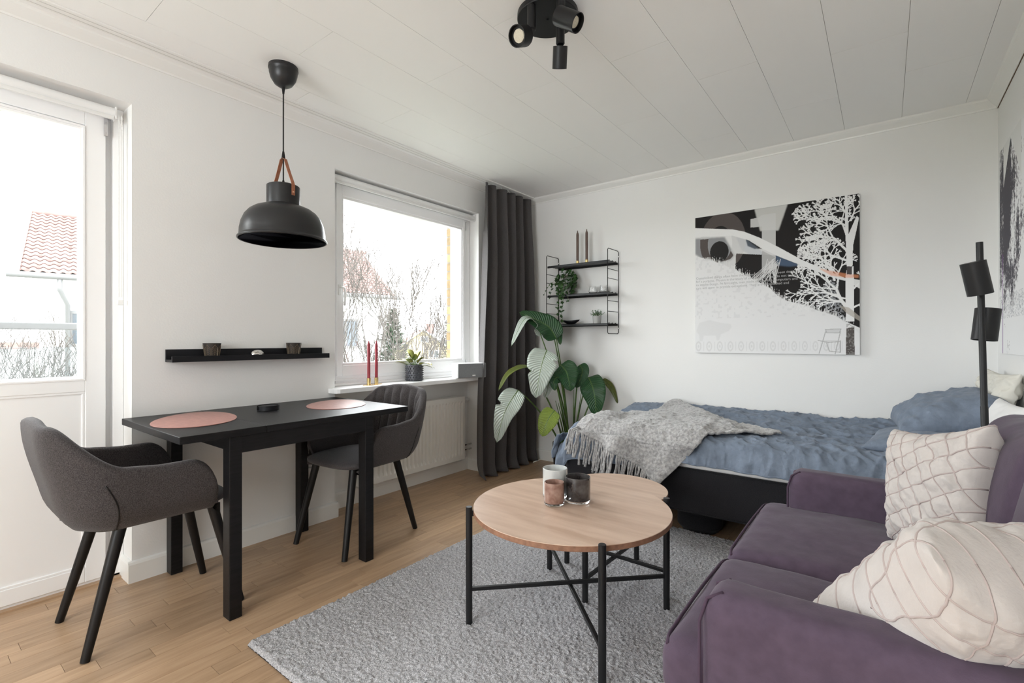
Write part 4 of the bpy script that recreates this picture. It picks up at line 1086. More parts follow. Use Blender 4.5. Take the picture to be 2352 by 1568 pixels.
a = at(1212, 842, D0 - .12); big_leaf(a, [at(1190, 846, D0 - .14), at(1165, 862, D0 - .18)], at(1145, 897, D0 - .22), .038, (.2, -.5, 1), LF_BROWN, .5, (), sf(-.02, -.02), seed=6)
a = at(1190, 896, D0 - .20); big_leaf(a, [at(1172, 922, D0 - .26), at(1156, 955, D0 - .29)], at(1141, 1016, D0 - .30), .105, (.5, -1, .25), LF_SHEEN, .12, ((1, .48, .75, .04),), sf(-.04, -.05), seed=7)
a = at(1274, 942, D0 - .22); big_leaf(a, [at(1262, 958, D0 - .24), at(1252, 980, D0 - .25)], at(1246, 1002, D0 - .25), .085, (.45, -1, .3), LF_LIME, .15, (), sf(-.03, -.05), seed=8)
a = at(1288, 838, D0 - .02); big_leaf(a, [at(1300, 852, D0 - .06), at(1306, 872, D0 - .08)], at(1311, 898, D0 - .09), .105, (.5, -1, .35), LF_DARK, .12, (), sf(.0, .0), seed=9)
a = at(1288, 872, D0 - .04); big_leaf(a, [at(1280, 866, D0 - .08), at(1272, 876, D0 - .10)], at(1275, 897, D0 - .11), .055, (.5, -1, .2), LF_DARK, .2, (), sf(.02, -.03), seed=10)
a = at(1331, 838, D0 + .04); big_leaf(a, [at(1338, 850, D0 + .02), at(1332, 872, D0)], at(1322, 890, D0), .062, (.8, -.8, .2), LF_DARK, .3, (), sf(.03, .01), seed=11)
a = at(1352, 866, D0 + .00); big_leaf(a, [at(1361, 888, D0 - .06), at(1367, 918, D0 - .08)], at(1369, 956, D0 - .08), .112, (.35, -1, .2), LF_DARK, .10, (), sf(.04, .0), seed=12)
a = at(1383, 872, D0 + .05); big_leaf(a, [at(1397, 882, D0 + .05), at(1408, 898, D0 + .04)], at(1418, 926, D0 + .03), .034, (.5, -.8, .6), LF_BROWN, .5, (), sf(.05, .02), seed=13)
for dx, dy, px__, py__ in ((-.02, .02, 1282, 925), (.03, .03, 1318, 895), (.05, .0, 1335, 902), (.0, -.04, 1276, 920)):
    e = at(px__, py__, D0); obj('stem', MB().tube([sf(dx, dy), sf(dx, dy).lerp(e, .5) + Vector((0, 0, .02)), e], [.007, .005, .002], 8), STEM, bp_, smooth=True)

# ------------------------------------------------------------------ big canvas on the far wall
def paint(W_, H_, fn):
    """colour grid printed on a canvas: returns array of linear colours"""
    uu, vv = np.meshgrid((np.arange(W_) + .5) / W_, (np.arange(H_) + .5) / H_); return fn(uu, vv)
def canvas(name, o_, ax, az, W_, H_, img, m, parent):
    """flat print: a fine grid whose points carry the printed colours (row 0 = top)"""
    h_, w_, _ = img.shape; uu, vv = np.meshgrid(np.linspace(0, W_, w_), np.linspace(H_, 0, h_))
    L = wloc(parent); o_ = Vector(o_) - L
    co__ = np.stack([o_[k] + ax[k] * uu + az[k] * vv for k in range(3)], -1).reshape(-1, 3)
    idx = np.arange(h_ * w_).reshape(h_, w_); q = np.stack([idx[1:, :-1], idx[1:, 1:], idx[:-1, 1:], idx[:-1, :-1]], -1).reshape(-1, 4)
    me = bpy.data.meshes.new(name); me.vertices.add(len(co__)); me.vertices.foreach_set('co', co__.ravel())
    me.loops.add(q.size); me.loops.foreach_set('vertex_index', q.ravel().astype(np.int32)); me.polygons.add(len(q))
    me.polygons.foreach_set('loop_start', np.arange(0, q.size, 4, dtype=np.int32)); me.update(calc_edges=True)
    at_ = me.color_attributes.new('print', 'FLOAT_COLOR', 'POINT')
    at_.data.foreach_set('color', np.concatenate([img, np.ones((h_, w_, 1))], -1).astype(np.float32).ravel())
    me.materials.append(m); o = bpy.data.objects.new(name, me); COL.objects.link(o); o.parent = parent; return o
PRINT = mat('printed_canvas', (.8, .8, .8), .6, spec=.3)
_a = PRINT.node_tree.nodes.new('ShaderNodeVertexColor'); _a.layer_name = 'print'
PRINT.node_tree.links.new(_a.outputs[0], PRINT.node_tree.nodes['Principled BSDF'].inputs['Base Color'])
CANV = mat('white_canvas_edge', (.80, .80, .79), .8)

def vnoise(W_, H_, s, seed):
    r = np.random.RandomState(seed); gw, gh = int(W_ / s) + 3, int(H_ / s) + 3; g = r.rand(gh, gw)
    x, y = np.meshgrid(np.arange(W_) / s, np.arange(H_) / s); xi, yi = x.astype(int), y.astype(int); fx, fy = x - xi, y - yi
    fx = fx * fx * (3 - 2 * fx); fy = fy * fy * (3 - 2 * fy)
    return (g[yi, xi] * (1 - fx) + g[yi, xi + 1] * fx) * (1 - fy) + (g[yi + 1, xi] * (1 - fx) + g[yi + 1, xi + 1] * fx) * fy
# homography from the measured corners of the canvas to its own square
SRC = [(72, 275), (1507, 65), (1517, 1475), (75, 1450)]; DST = [(0, 0), (1, 0), (1, 1), (0, 1)]
A8 = []; B8 = []
for (x, y), (u, v) in zip(SRC, DST):
    A8 += [[x, y, 1, 0, 0, 0, -u * x, -u * y], [0, 0, 0, x, y, 1, -v * x, -v * y]]; B8 += [u, v]
Hm = np.append(np.linalg.solve(np.array(A8, float), np.array(B8, float)), 1).reshape(3, 3)
def UV(x, y): q = Hm @ np.array([x, y, 1.0]); return q[0] / q[2], q[1] / q[2]
N = 460
U, V = np.meshgrid((np.arange(N) + .5) / N, (np.arange(N) + .5) / N)
def poly_mask(pts):
    P_ = [UV(*p) for p in pts]; ins = np.zeros((N, N), bool); j = len(P_) - 1
    for i in range(len(P_)):
        (x0, y0), (x1, y1) = P_[i], P_[j]; j = i
        c = ((y0 > V) != (y1 > V)) & (U < (x1 - x0) * (V - y0) / ((y1 - y0) or 1e-9) + x0); ins ^= c
    return ins
img = np.full((N, N, 3), .74)
BK = np.array([.008, .006, .006]); WH = np.array([.80, .80, .80])
n1_ = vnoise(N, N, 7, 1); n2_ = vnoise(N, N, 3, 2); n3_ = vnoise(N, N, 26, 3)
def put(mask, col, a=1.0):
    global img
    a = (mask * a)[..., None]; img = img * (1 - a) + np.array(col) * a
put(poly_mask([(60, 260), (1520, 40), (1520, 820), (1380, 800), (1250, 745), (1000, 640), (800, 530), (640, 450), (500, 395), (400, 375), (60, 362)]), BK)
def soft(pts, blur):
    m_ = poly_mask(pts).astype(float)
    for _ in range(blur):
        m_ = (m_ + np.roll(m_, 1, 0) + np.roll(m_, -1, 0) + np.roll(m_, 1, 1) + np.roll(m_, -1, 1)) / 5
    return m_
def ell(cx, cy, rx, ry): u, v = UV(cx, cy); u1, _ = UV(cx + rx, cy); _, v1 = UV(cx, cy + ry); return ((U - u) / (u1 - u)) ** 2 + ((V - v) / (v1 - v)) ** 2 < 1
dark_low = poly_mask([(430, 585), (560, 592), (770, 600), (900, 650), (1000, 690), (1100, 725), (1280, 800), (1400, 830), (1520, 900), (1520, 1240), (1390, 1180), (1300, 1130), (1150, 1090), (1000, 1040), (880, 1000), (800, 960), (720, 880), (640, 860), (560, 820), (480, 760), (425, 720)])
put(soft([(72, 455), (330, 440), (420, 600), (390, 640), (300, 670), (200, 640), (160, 650), (72, 590)], 14), (.12, .125, .14), .75)
put(ell(283, 570, 82, 92), BK, .98)
put(soft([(510, 450), (560, 465), (640, 520), (660, 545), (590, 545), (530, 520)], 3), BK)
put(soft([(430, 440), (520, 460), (700, 600), (600, 620), (480, 560)], 8), (.25, .30, .38), .35)
put(dark_low, BK)
put(soft([(770, 600), (870, 640), (1010, 690), (900, 700), (790, 690)], 8), (.10, .16, .26), .6)
put(soft([(1120, 900), (1300, 800), (1390, 1190), (1250, 1120)], 8) * (n2_ > .45), (.35, .36, .38), .7)
put(soft([(590, 200), (880, 150), (800, 385), (640, 390)], 5), (.62, .62, .60), .92)
# figures 0 and 1
z0_ = ell(310, 480, 205, 255) & ~ell(288, 500, 108, 155); put(z0_ & (img[..., 0] < .3), (.085, .070, .066), 1); put(z0_ & (img[..., 0] >= .3), (.58, .58, .58), .6)
one = poly_mask([(655, 250), (775, 235), (775, 720), (655, 730), (655, 350), (556, 360), (556, 285), (620, 275)]); put(one & (img[..., 0] < .3), (.45, .45, .44), .85); put(one & (img[..., 0] >= .3), (.66, .66, .66), .6)
put(poly_mask([(657, 560), (775, 620), (775, 730), (657, 740)]), (.32, .32, .32), .55)
# white sweep of the body
band = poly_mask([(60, 362), (400, 375), (500, 395), (640, 450), (800, 530), (1000, 640), (1250, 745), (1250, 790), (1000, 690), (820, 620), (650, 540), (540, 470), (400, 430), (60, 440)]); put(band, WH, .95)
# frosty grass edge
edge = poly_mask([(60, 600), (190, 640), (320, 680), (440, 740), (560, 800), (660, 850), (740, 900), (800, 960), (880, 1000), (1010, 1030), (1150, 1085), (1300, 1130), (1400, 1200), (1520, 1290), (1520, 1480), (60, 1480)])
put(edge, (.76, .76, .765), 1)
fr_n = np.repeat(np.random.RandomState(5).rand(1, N), N, 0) * .6 + n2_ * .4
for k in range(14):
    sh_ = np.roll(edge, -k * 2, 0) & ~edge; put(sh_ & (fr_n > .38 + k * .045) & (V > .3), (.70, .70, .70), .8)
put(edge & (n1_ > .72) & (V < .75), (.60, .60, .61), .35)
# streaks
rs_ = np.random.RandomState(9)
def line(p0, p1, wpx, col, a=1.0):
    global img
    n_ = int(max(abs(p1[0] - p0[0]), abs(p1[1] - p0[1])) * N * 1.6) + 2; r_ = max(.5, wpx)
    for t in np.linspace(0, 1, n_):
        x, y = (p0[0] + (p1[0] - p0[0]) * t) * N, (p0[1] + (p1[1] - p0[1]) * t) * N
        x0, x1, y0, y1 = int(x - r_), int(x + r_) + 1, int(y - r_), int(y + r_) + 1
        x0, y0 = max(0, x0), max(0, y0)
        if x0 < N and y0 < N and x1 > 0 and y1 > 0: img[y0:y1, x0:x1] = img[y0:y1, x0:x1] * (1 - a) + np.array(col) * a
for k in range(26): line(UV(540 + rs_.rand() * 250, 850 - rs_.rand() * 60), UV(700 + rs_.rand() * 120, 620 + rs_.rand() * 90), .5, (.7, .7, .7), .5)
# white tree with a dark foot
def gtree(x, y, ang, ln, wd, lev):
    if lev < 0 or ln < .006: return
    segs = 3
    for k in range(segs):
        ang += rs_.uniform(-.16, .16); x1, y1 = x + math.cos(ang) * ln / segs, y - math.sin(ang) * ln / segs
        line((x, y), (x1, y1), wd * .72 * (1 - .12 * k), WH); x, y = x1, y1
        if k < 2 and rs_.rand() < .5: gtree(x, y, ang + rs_.choice([-1, 1]) * rs_.uniform(.45, .95), ln * rs_.uniform(.4, .6), wd * .5, lev - 3)
    for sg in (-1, 1): gtree(x, y, ang + sg * rs_.uniform(.2, .55), ln * rs_.uniform(.58, .72), wd * .62, lev - 1)
def lim(x, y, ang, ln, wd, lev): u, v = UV(x, y); gtree(u, v, ang, ln, wd, lev)
put(poly_mask([(1392, 1180), (1385, 800), (1400, 700), (1455, 700), (1460, 850), (1465, 1180)]), WH)
put(poly_mask([(1395, 700), (1392, 560), (1380, 400), (1375, 60), (1400, 60), (1410, 420), (1480, 260), (1500, 280), (1450, 520), (1446, 700)]), WH)
lim(1400, 1060, 2.25, .13, 4, 6); lim(1290, 820, 1.9, .10, 2.5, 6); lim(1270, 760, 2.2, .09, 2, 6); lim(1380, 980, 2.75, .10, 2, 5)
lim(1395, 560, 2.2, .115, 2.5, 7); lim(1400, 430, 1.85, .09, 2, 6); lim(1430, 300, 1.2, .06, 2, 5); lim(1400, 650, 2.55, .10, 2.5, 6); lim(1450, 900, .7, .05, 2, 5); lim(1455, 1060, .4, .04, 2, 4)
lim(1300, 900, 2.95, .11, 2, 5); lim(1400, 350, 2.5, .11, 2, 7); lim(1330, 1000, 3.0, .08, 2, 4); lim(1400, 240, 2.1, .06, 1.5, 5); lim(1250, 720, 2.7, .07, 1.5, 5)
put(soft([(1150, 715), (1240, 735), (1400, 765), (1500, 775), (1500, 800), (1400, 800), (1260, 780)], 3), (.80, .30, .14), .55)
put(poly_mask([(1395, 700), (1443, 700), (1440, 770), (1398, 770)]), (.03, .02, .02), .95)
put(poly_mask([(1396, 1240), (1465, 1230), (1472, 1478), (1394, 1474)]), (.085, .075, .07)); put(poly_mask([(1396, 1200), (1465, 1200), (1472, 1478), (1394, 1474)]) & (n2_ > .55), (.25, .24, .23), .6)
put(poly_mask([(1330, 1040), (1420, 1060), (1515, 1140), (1515, 1180), (1400, 1110)]), (.42, .38, .33), .7)
# faint numerals, beast and folding chair at the foot
for k in range(14):
    cx0 = 105 + k * 93; m_ = (ell(cx0, 1395, 26, 44) & ~ell(cx0, 1395, 15, 30)) | ell(cx0, 1395, 8, 12); put(m_ & (U < .9), (.60, .60, .60), .55); put(poly_mask([(cx0 + 44, 1355), (cx0 + 50, 1355), (cx0 + 50, 1435), (cx0 + 44, 1435)]), (.60, .60, .60), .5)
put(soft([(85, 1260), (110, 1190), (200, 1165), (300, 1190), (385, 1200), (395, 1225), (370, 1260), (300, 1290), (285, 1340), (265, 1345), (255, 1300), (150, 1300), (140, 1350), (115, 1350), (110, 1300)], 3), (.60, .60, .60), .35)
for a_, b_ in (((1215, 1250), (1350, 1245)), ((1215, 1250), (1225, 1280)), ((1225, 1280), (1335, 1280)), ((1350, 1245), (1335, 1280)), ((1150, 1345), (1240, 1365)), ((1240, 1365), (1340, 1355)), ((1215, 1270), (1160, 1460)), ((1345, 1270), (1300, 1465)), ((1225, 1370), (1250, 1440)), ((1250, 1440), (1345, 1450)), ((1345, 1350), (1345, 1450))):
    line(UV(*a_), UV(*b_), .6, (.42, .42, .42), .55)
put(poly_mask([(1218, 1250), (1348, 1248), (1330, 1285), (1230, 1282)]), (.5, .5, .5), .5); put(poly_mask([(1180, 1345), (1335, 1345), (1330, 1360), (1200, 1362)]), (.5, .5, .5), .45)
PX0, PX1, PZ0, PZ1 = 1.600, 2.598, 1.011, 2.013
pw = thing('canvas_picture', 'large square black and white canvas print of a white tree above the bed', 'picture', (PX0, YF, PZ0))
obj('canvas_frame', MB().box(PX0, PX1, YF - .028, YF - .001, PZ0, PZ1), CANV, pw, bevel=.001)
canvas('print', (PX0 + .0005, YF - .0286, PZ0 + .0005), (1, 0, 0), (0, 0, 1), PX1 - PX0 - .001, PZ1 - PZ0 - .001, img, PRINT, pw)
TXT = mat('grey_printed_lettering', (.42, .42, .42), .6)
lines = ['Complicated things often have the appearance of having been designed', 'for a purpose. Physics is the study of simple things that do not tempt us', 'to invoke design. At first sight, man made objects like computers and', 'cars will seem to provide exceptions. They are complicated and']
for k, t_ in enumerate(lines):
    u0, v0 = UV(80, 808 + k * 29); c_ = bpy.data.curves.new('lettering', 'FONT'); c_.body = t_; c_.size = .0235; c_.extrude = .0002; c_.resolution_u = 3
    tmp = bpy.data.objects.new('lettering', c_); COL.objects.link(tmp); bpy.context.view_layer.update()
    me_ = bpy.data.meshes.new_from_object(tmp.evaluated_get(bpy.context.evaluated_depsgraph_get())); bpy.data.objects.remove(tmp)
    me_.materials.clear(); me_.materials.append(TXT); me_.name = 'printed_text'
    o = bpy.data.objects.new('printed_text', me_); COL.objects.link(o); o.parent = pw; o.rotation_euler = (PI / 2, 0, 0)
    o.location = Vector((PX0 + .006, YF - .0290, PZ1 - v0 * 1.0 - .004)) - wloc(pw)

# canvas on the right wall
Hh, Ww = 420, 420
a1_, a2_, a3_, a4_ = vnoise(Ww, Hh, 5, 21), vnoise(Ww, Hh, 13, 22), vnoise(Ww, Hh, 2.2, 23), vnoise(Ww, Hh, 45, 24)
st2 = np.repeat(vnoise(Ww, 12, 3, 31), 35, 0)[:Hh]
UU, VV = np.meshgrid((np.arange(Ww) + .5) / Ww, (np.arange(Hh) + .5) / Hh)   # u: 0 at the corner end
dens = .52 + .25 * np.sin(UU * 9) * (UU > .1) - np.clip((VV - .55) * 1.7, 0, 1) + (a4_ - .5) * .6 - np.clip((.12 - VV) * 2.5, 0, .6)
val = a1_ * .35 + a2_ * .25 + a3_ * .35 + st2 * .25
ink = val < dens * 1.05; i2 = np.full((Hh, Ww, 3), .80); i2[ink] = (.05, .045, .06)
mid_ = (val < dens * 1.05 + .14) & ~ink; i2[mid_] = (.33, .32, .33)
pk = (np.abs(UU - .28) < (VV - .0) * .9) | (UU < .1) | (UU > .5); i2[~pk & (VV < .28)] = (.72, .72, .70)
for wv_ in (.0, .012): i2[(np.abs(np.abs(UU - .28) - (VV - .02 - wv_) * .42) < .004) & (VV < .22)] = (.05, .05, .05)
i2[(np.abs(UU - .085) < .006) & (VV > .52)] = (.16, .03, .22)
i2[(np.abs(UU - .62) < .02) & (VV > .5) & (VV < .8)] = (.13, .06, .20)
i2[(VV > .72) & (VV < .83) & (a3_ > .62) & (UU < .7)] = (.45, .45, .47)
QY1, QY0, QZ0, QZ1 = 3.492, 2.50, 1.036, 2.062
pr = thing('canvas_picture', 'black and white speckled abstract canvas on the right-hand wall', 'picture', (RX, QY0, QZ0))
obj('canvas_frame', MB().box(RX - .024, RX - .001, QY0, QY1, QZ0, QZ1), CANV, pr, bevel=.001)
canvas('print', (RX - .0246, QY1 - .0005, QZ0 + .0005), (0, -1, 0), (0, 0, 1), QY1 - QY0 - .001, QZ1 - QZ0 - .001, i2, PRINT, pr)

# ------------------------------------------------------------------ bed
BX0, BX1, BY0, BY1 = 1.085, 3.16, 2.665, 3.70
bed = thing('bed', 'low bed with a dark grey upholstered base along the far wall', 'bed', ((BX0 + BX1) / 2, (BY0 + BY1) / 2, 0))
def rbox(m, x0, x1, y0, y1, z0, z1, r, n=6):
    """box with rounded vertical corners"""
    pts = []
    for cx_, cy_, a0 in ((x1 - r, y1 - r, 0), (x0 + r, y1 - r, PI / 2), (x0 + r, y0 + r, PI), (x1 - r, y0 + r, 1.5 * PI)):
        for k in range(n + 1): a = a0 + PI / 2 * k / n; pts.append((cx_ + r * math.cos(a), cy_ + r * math.sin(a)))
    m.prism(pts, z0, z1); return m
obj('base', rbox(MB(), BX0, BX1, BY0, BY1, .17, .405, .05), BEDBASE, bed, bevel=.012, seg=3, smooth='auto')
obj('base_seam', rbox(MB(), BX0 - .001, BX1, BY0 - .001, BY1, .168, .176, .05), BEDBASE, bed, bevel=.002)
obj('mattress_topper', rbox(MB(), BX0 + .01, BX1 - .01, BY0 + .005, BY1 - .01, .405, .505, .05), WHITECLOTH, bed, bevel=.02, seg=3, smooth='auto')
for (a, b, r) in ((1.86, 2.93, .125), (2.75, 2.83, .05), (1.25, 3.52, .05), (2.95, 3.52, .05), (1.25, 2.83, .05)):
    obj('leg', MB().lathe([(0, .0005), (r * .82, .0005), (r, .03), (r, .172), (0, .172)], (a, b, 0), 36), BEDBASE, bed, smooth='auto')

def bed_top(x, y):
    """height of the duvet over the mattress"""
    e = min(1, max(0, (y - BY0 + .02) / .10)); back = sm(3.3, 3.68, y) * .035
    return .500 + .070 * math.sqrt(max(0, 1 - (1 - e) ** 2)) + back - .02 * sm(1.25, 1.05, x)
def rid(x, y, z=0, p=5): return max(0, 1 - abs(nz(x, y, z)) * 1.25) ** p
def wrinkle(x, y):
    cr_ = sm(1.5, 2.2, x); fr_ = sm(3.1, 2.7, y)
    return .013 * fbm(x * 3.5, y * 4, 1, 3) + .011 * rid(x * 1.8 + .4 * nz(y * 4, 2), y * 9, 6, 5) + (.005 + .008 * cr_) * rid(x * 8 + y * 3, y * 11 + .8 * nz(x * 5, 4), 2, 6) \
        + (.005 + .005 * fr_) * rid(x * 15, y * 17 + x * 5, 8, 5) + .003 * fbm(x * 36, y * 40, 2, 2)
def duvet(u, v):
    # v: 0 at the wall .. 1 hem of the front drop; u: foot to head
    x = lerp(1.055, 3.14, u); L1 = (3.70 - 2.64); dropl = .052 + .010 * nz(u * 5, 1.3) + .075 * sm(.34, .20, u)
    s = v * (L1 + dropl)
    if s < L1: y = 3.70 - s; z = bed_top(x, y)
    else:
        t = s - L1; y = 2.640 - .014 * math.sin(min(1, t / .1) * PI); z = bed_top(x, 2.645) - t * .985
    # foot end folds over
    fo = sm(.045, 0, u); z -= fo * (.115 + .03 * nz(y * 6, 3)); x -= .0 if u > .045 else 0
    wr = wrinkle(x, y)
    if s < L1: z += wr
    else: y -= wr * 1.3; z += .004 * nz(x * 20, 3)
    return (x, y, z)
dv_ = obj('duvet', MB().grid(340, 190, duvet), LINEN, smooth=True, solid=.006)
tag(dv_, 'crumpled blue-grey linen duvet spread over the bed', 'duvet')
hem = obj('hem', MB().tube([duvet(k / 80, 1) for k in range(81)], .006, 6), LINEN, dv_, smooth=True)
# front corner of the duvet hanging at the foot
def corner(u, v):
    a = lerp(-.02, 1.0, u); p = Vector((1.052 + .012 * math.sin(u * 7) - .02 * v, lerp(2.64, 2.78, u), .500 - .01 * u)); d = lerp(.15, .05, sm(0, .9, u)) * v
    return (p.x - .012 * math.sin(v * PI) + .010 * nz(u * 6, v * 3), p.y - .03 * v * (1 - u) + .012 * nz(u * 9, v * 2, 4), p.z - d)
obj('corner_flap', MB().grid(26, 18, corner), LINEN, dv_, smooth=True, solid=.005)

# throw of brushed wool lying across the foot of the bed and hanging over its front
TA, TB_, TC_, TD = (onZ(1322, 970, .585)), Vector((1.455, 3.655, .0)), (onZ(1796, 1004, .575)), None
# unfolded bed coordinates (x, s): s measured from the front edge, positive on the mattress, negative down the front
qa = (TA.x, TA.y - 2.64); qb = (1.455, 3.66 - 2.64); qc = (TC_.x, TC_.y - 2.64)
pd = onY(1522, 1120, 2.615); qd = (pd.x, -(bed_top(pd.x, 2.65) - pd.z))
def thr(u, v):
    """u along the fringe side (A to D), v away from it towards B-C"""
    ax, as_ = lerp(qa[0], qd[0], u), lerp(qa[1], qd[1], u); bx, bs = lerp(qb[0], qc[0], u), lerp(qb[1], qc[1], u)
    # outline sags inwards between the corners
    x = lerp(ax, bx, v); s = lerp(as_, bs, v) - .05 * math.sin(PI * u) * (v - .5) * 0
    x += .035 * math.sin(PI * v) * (u - .5) * -1.2; s += .03 * math.sin(PI * u) * (1 - v)
    fold = .014 * math.sin((u * 1.1 + v * .35) * 13) * sm(.9, .2, v) + .012 * fbm(x * 6, s * 6, 9) + .022 * max(0, math.sin(v * 7 + u * 4)) + .012 * sm(.35, .9, u) * math.sin(v * 17 + 1)
    if s > 0: y = 2.64 + s; z = bed_top(x, min(y, 3.68)) + .016 + max(.0, .013 * fbm(x * 3.5, y * 4, 1, 3)) + .75 * wrinkle(x, y) + .008 + max(-.002, fold) * .8
    else:
        z = bed_top(x, 2.65) + .022 + s * .98; y = 2.600 - max(-.008, fold * 1.6) - .01 * sm(0, -.2, s)
        if s > -.02: z += fold * .4
    if y > 3.66: y = 3.66
    return (x, y, z)
th_ = thing('throw_blanket', 'grey brushed-wool throw with a fringe draped over the foot of the bed', 'blanket', (1.6, 2.7, .5))
obj('blanket_cloth', MB().grid(150, 150, thr), WOOL, th_, smooth=True, solid=.009)
rng = random.Random(31); NFR = 54
for k in range(NFR):
    u = (k + .5) / NFR + rng.uniform(-.006, .006); p = Vector(thr(min(1, max(0, u)), 0)); ln = rng.uniform(.12, .17); pts = [p]
    dx = rng.uniform(-.5, .15); on_top = p.y > 2.66
    for i in range(1, 8):
        q = pts[-1]
        if q.y > 2.635 and q.z > .5:
            stp_ = Vector((-.85 + dx * .4 + .5 * math.sin(i * .9 + k), -.75 + .35 * math.cos(i + k * 1.7), 0)).normalized() * ln / 7; r_ = q + stp_; r_.x = max(r_.x, 1.03)
            r_.z = bed_top(r_.x, r_.y) + .014 + max(wrinkle(r_.x, r_.y), 0) + .003 * math.sin(i + k) if r_.y > 2.65 else q.z - .008
        else: r_ = q + Vector((.004 * math.sin(i * 1.3 + k * 2) - .004 + .003 * dx, -.003 * math.sin(i + k), -ln / 7 * 1.15))
        if r_.y < 2.66: r_.y = min(r_.y, 2.602)
        pts.append(r_)
    rr = [.0062 * (1 + .22 * math.sin(i * 2.1 + k)) for i in range(8)]; rr[-1] = .0078
    obj('fringe_strand', MB().tube(pts, rr, 6), WOOL, th_, smooth=True)

# pillows
def pillow(name, lab, cat, c, ex, ey, ez, hx, hy, hz, m, n=70, wr=.006, seed=0, ridge=None, pinch=.10, group=None, corner_r=None, parts=True, puff=.42):
    """soft cushion: two bulging faces meeting in a pinched seam"""
    ex, ey, ez = Vector(ex).normalized(), Vector(ey).normalized(), Vector(ez).normalized(); c = Vector(c)
    def f(u, v, sg):
        a, b = u * 2 - 1, v * 2 - 1
        pa, pb = a * (1 - pinch * (1 - b * b) * abs(a)), b * (1 - pinch * (1 - a * a) * abs(b))      # sides drawn in, corners out
        t = max(0, (1 - a ** 4) * (1 - b ** 4)) ** puff * (.82 + .18 * (1 - a * a) * (1 - b * b))
        h = hz * t; w_ = wr * (fbm(a * 2.2 + seed, b * 2.2, sg * 3 + seed) + .6 * nz((a + b) * 5, (a - b) * 1.6, seed + sg)) * min(1, t * 2)
        p = c + ex * (pa * hx) + ey * (pb * hy) + ez * (sg * (h + w_ * 1.0))
        if ridge: p += ez * sg * ridge(a, b, sg) * min(1, t * 3)
        return p
    m_ = MB()
    for sg in (1, -1):
        base = len(m_.v)
        ee = [(math.sin(PI / 2 * (2 * i / n - 1)) + 1) / 2 for i in range(n + 1)]
        for j in range(n + 1):
            for i in range(n + 1): m_.v.append(tuple(f(ee[i], ee[j], sg)))
        for j in range(n):
            for i in range(n):
                q = base + j * (n + 1) + i; fc = (q, q + 1, q + n + 2, q + n + 1); m_.f.append(fc if sg > 0 else fc[::-1])
    o = obj(name, m_, m, smooth=True); bm = bmesh.new(); bm.from_mesh(o.data); bmesh.ops.remove_doubles(bm, verts=bm.verts, dist=.0006); bmesh.ops.recalc_face_normals(bm, faces=bm.faces); bm.to_mesh(o.data); bm.free()
    tag(o, lab, cat, group); return o, f
pillow('pillow', 'blue-grey linen pillow leaning at the head of the bed', 'pillow', (2.965, 3.26, .725), (1, .06, .36), (-.05, 1, .0), (-.36, 0, 1), .215, .33, .110, LINEN, 90, .016, 3, pinch=.05, group=None)
pillow('pillow', 'flat blue-grey pillow lying under the leaning pillow on the bed', 'pillow', (2.90, 3.02, .625), (1, -.1, .10), (.1, 1, .0), (-.1, 0, 1), .24, .25, .06, LINEN, 70, .008, 8, pinch=.05)
pillow('pillow', 'crumpled cream pillow in the corner behind the blue pillow', 'pillow', (3.135, 3.26, .81), (.25, .2, 1), (-.1, 1, 0), (-1, -.05, .2), .15, .24, .045, CREAM, 60, .022, 14, pinch=.10)
pillow('pillow', 'smooth white pillow between the bed pillows and the sofa back', 'pillow', (3.095, 2.78, .685), (.3, .12, 1), (-.1, 1, 0), (-1, -.05, .3), .17, .21, .05, WHITECLOTH, 50, .004, 18, pinch=.06)

# ------------------------------------------------------------------ rug
RX0, RX1, RY0_, RY1_ = .903, 2.78, .800, 2.810
rg = MB(); nx, ny = 470, 500; rs = np.random.RandomState(1)
gx_, gy_ = np.meshgrid(np.linspace(RX0, RX1, nx), np.linspace(RY0_, RY1_, ny))
hh = rs.rand(ny, nx); hh = (hh + np.roll(hh, 1, 0) + np.roll(hh, 1, 1) + np.roll(np.roll(hh, 1, 0), 1, 1)) / 4
big = vnoise(nx, ny, 30, 3)
zz_ = .012 + .013 * hh + .003 * big; ed_ = np.minimum(np.minimum(gx_ - RX0, RX1 - gx_), np.minimum(gy_ - RY0_, RY1_ - gy_)); zz_ = zz_ * np.clip(ed_ / .008, 0.1, 1) ** .5
gx_ = gx_ + (rs.rand(ny, nx) - .5) * .0035; gy_ = gy_ + (rs.rand(ny, nx) - .5) * .0035
me = bpy.data.meshes.new('rug'); co_a = np.stack([gx_, gy_, zz_], -1).reshape(-1, 3).astype(np.float32)
idx = np.arange(nx * ny).reshape(ny, nx); q = np.stack([idx[:-1, :-1], idx[:-1, 1:], idx[1:, 1:], idx[1:, :-1]], -1).reshape(-1, 4).astype(np.int32)
me.vertices.add(len(co_a)); me.vertices.foreach_set('co', co_a.ravel()); me.loops.add(q.size); me.loops.foreach_set('vertex_index', q.ravel())
me.polygons.add(len(q)); me.polygons.foreach_set('loop_start', np.arange(0, q.size, 4, dtype=np.int32)); me.update(calc_edges=True); me.materials.append(RUGM)
rug = bpy.data.objects.new('rug', me); COL.objects.link(rug)
tag(rug, 'light grey short-pile rug under the coffee table and sofa', 'rug')
obj('rug_backing', MB().box(RX0 + .002, RX1 - .002, RY0_ + .002, RY1_ - .002, .0008, .006), BEDBASE, rug)
RZT = .018

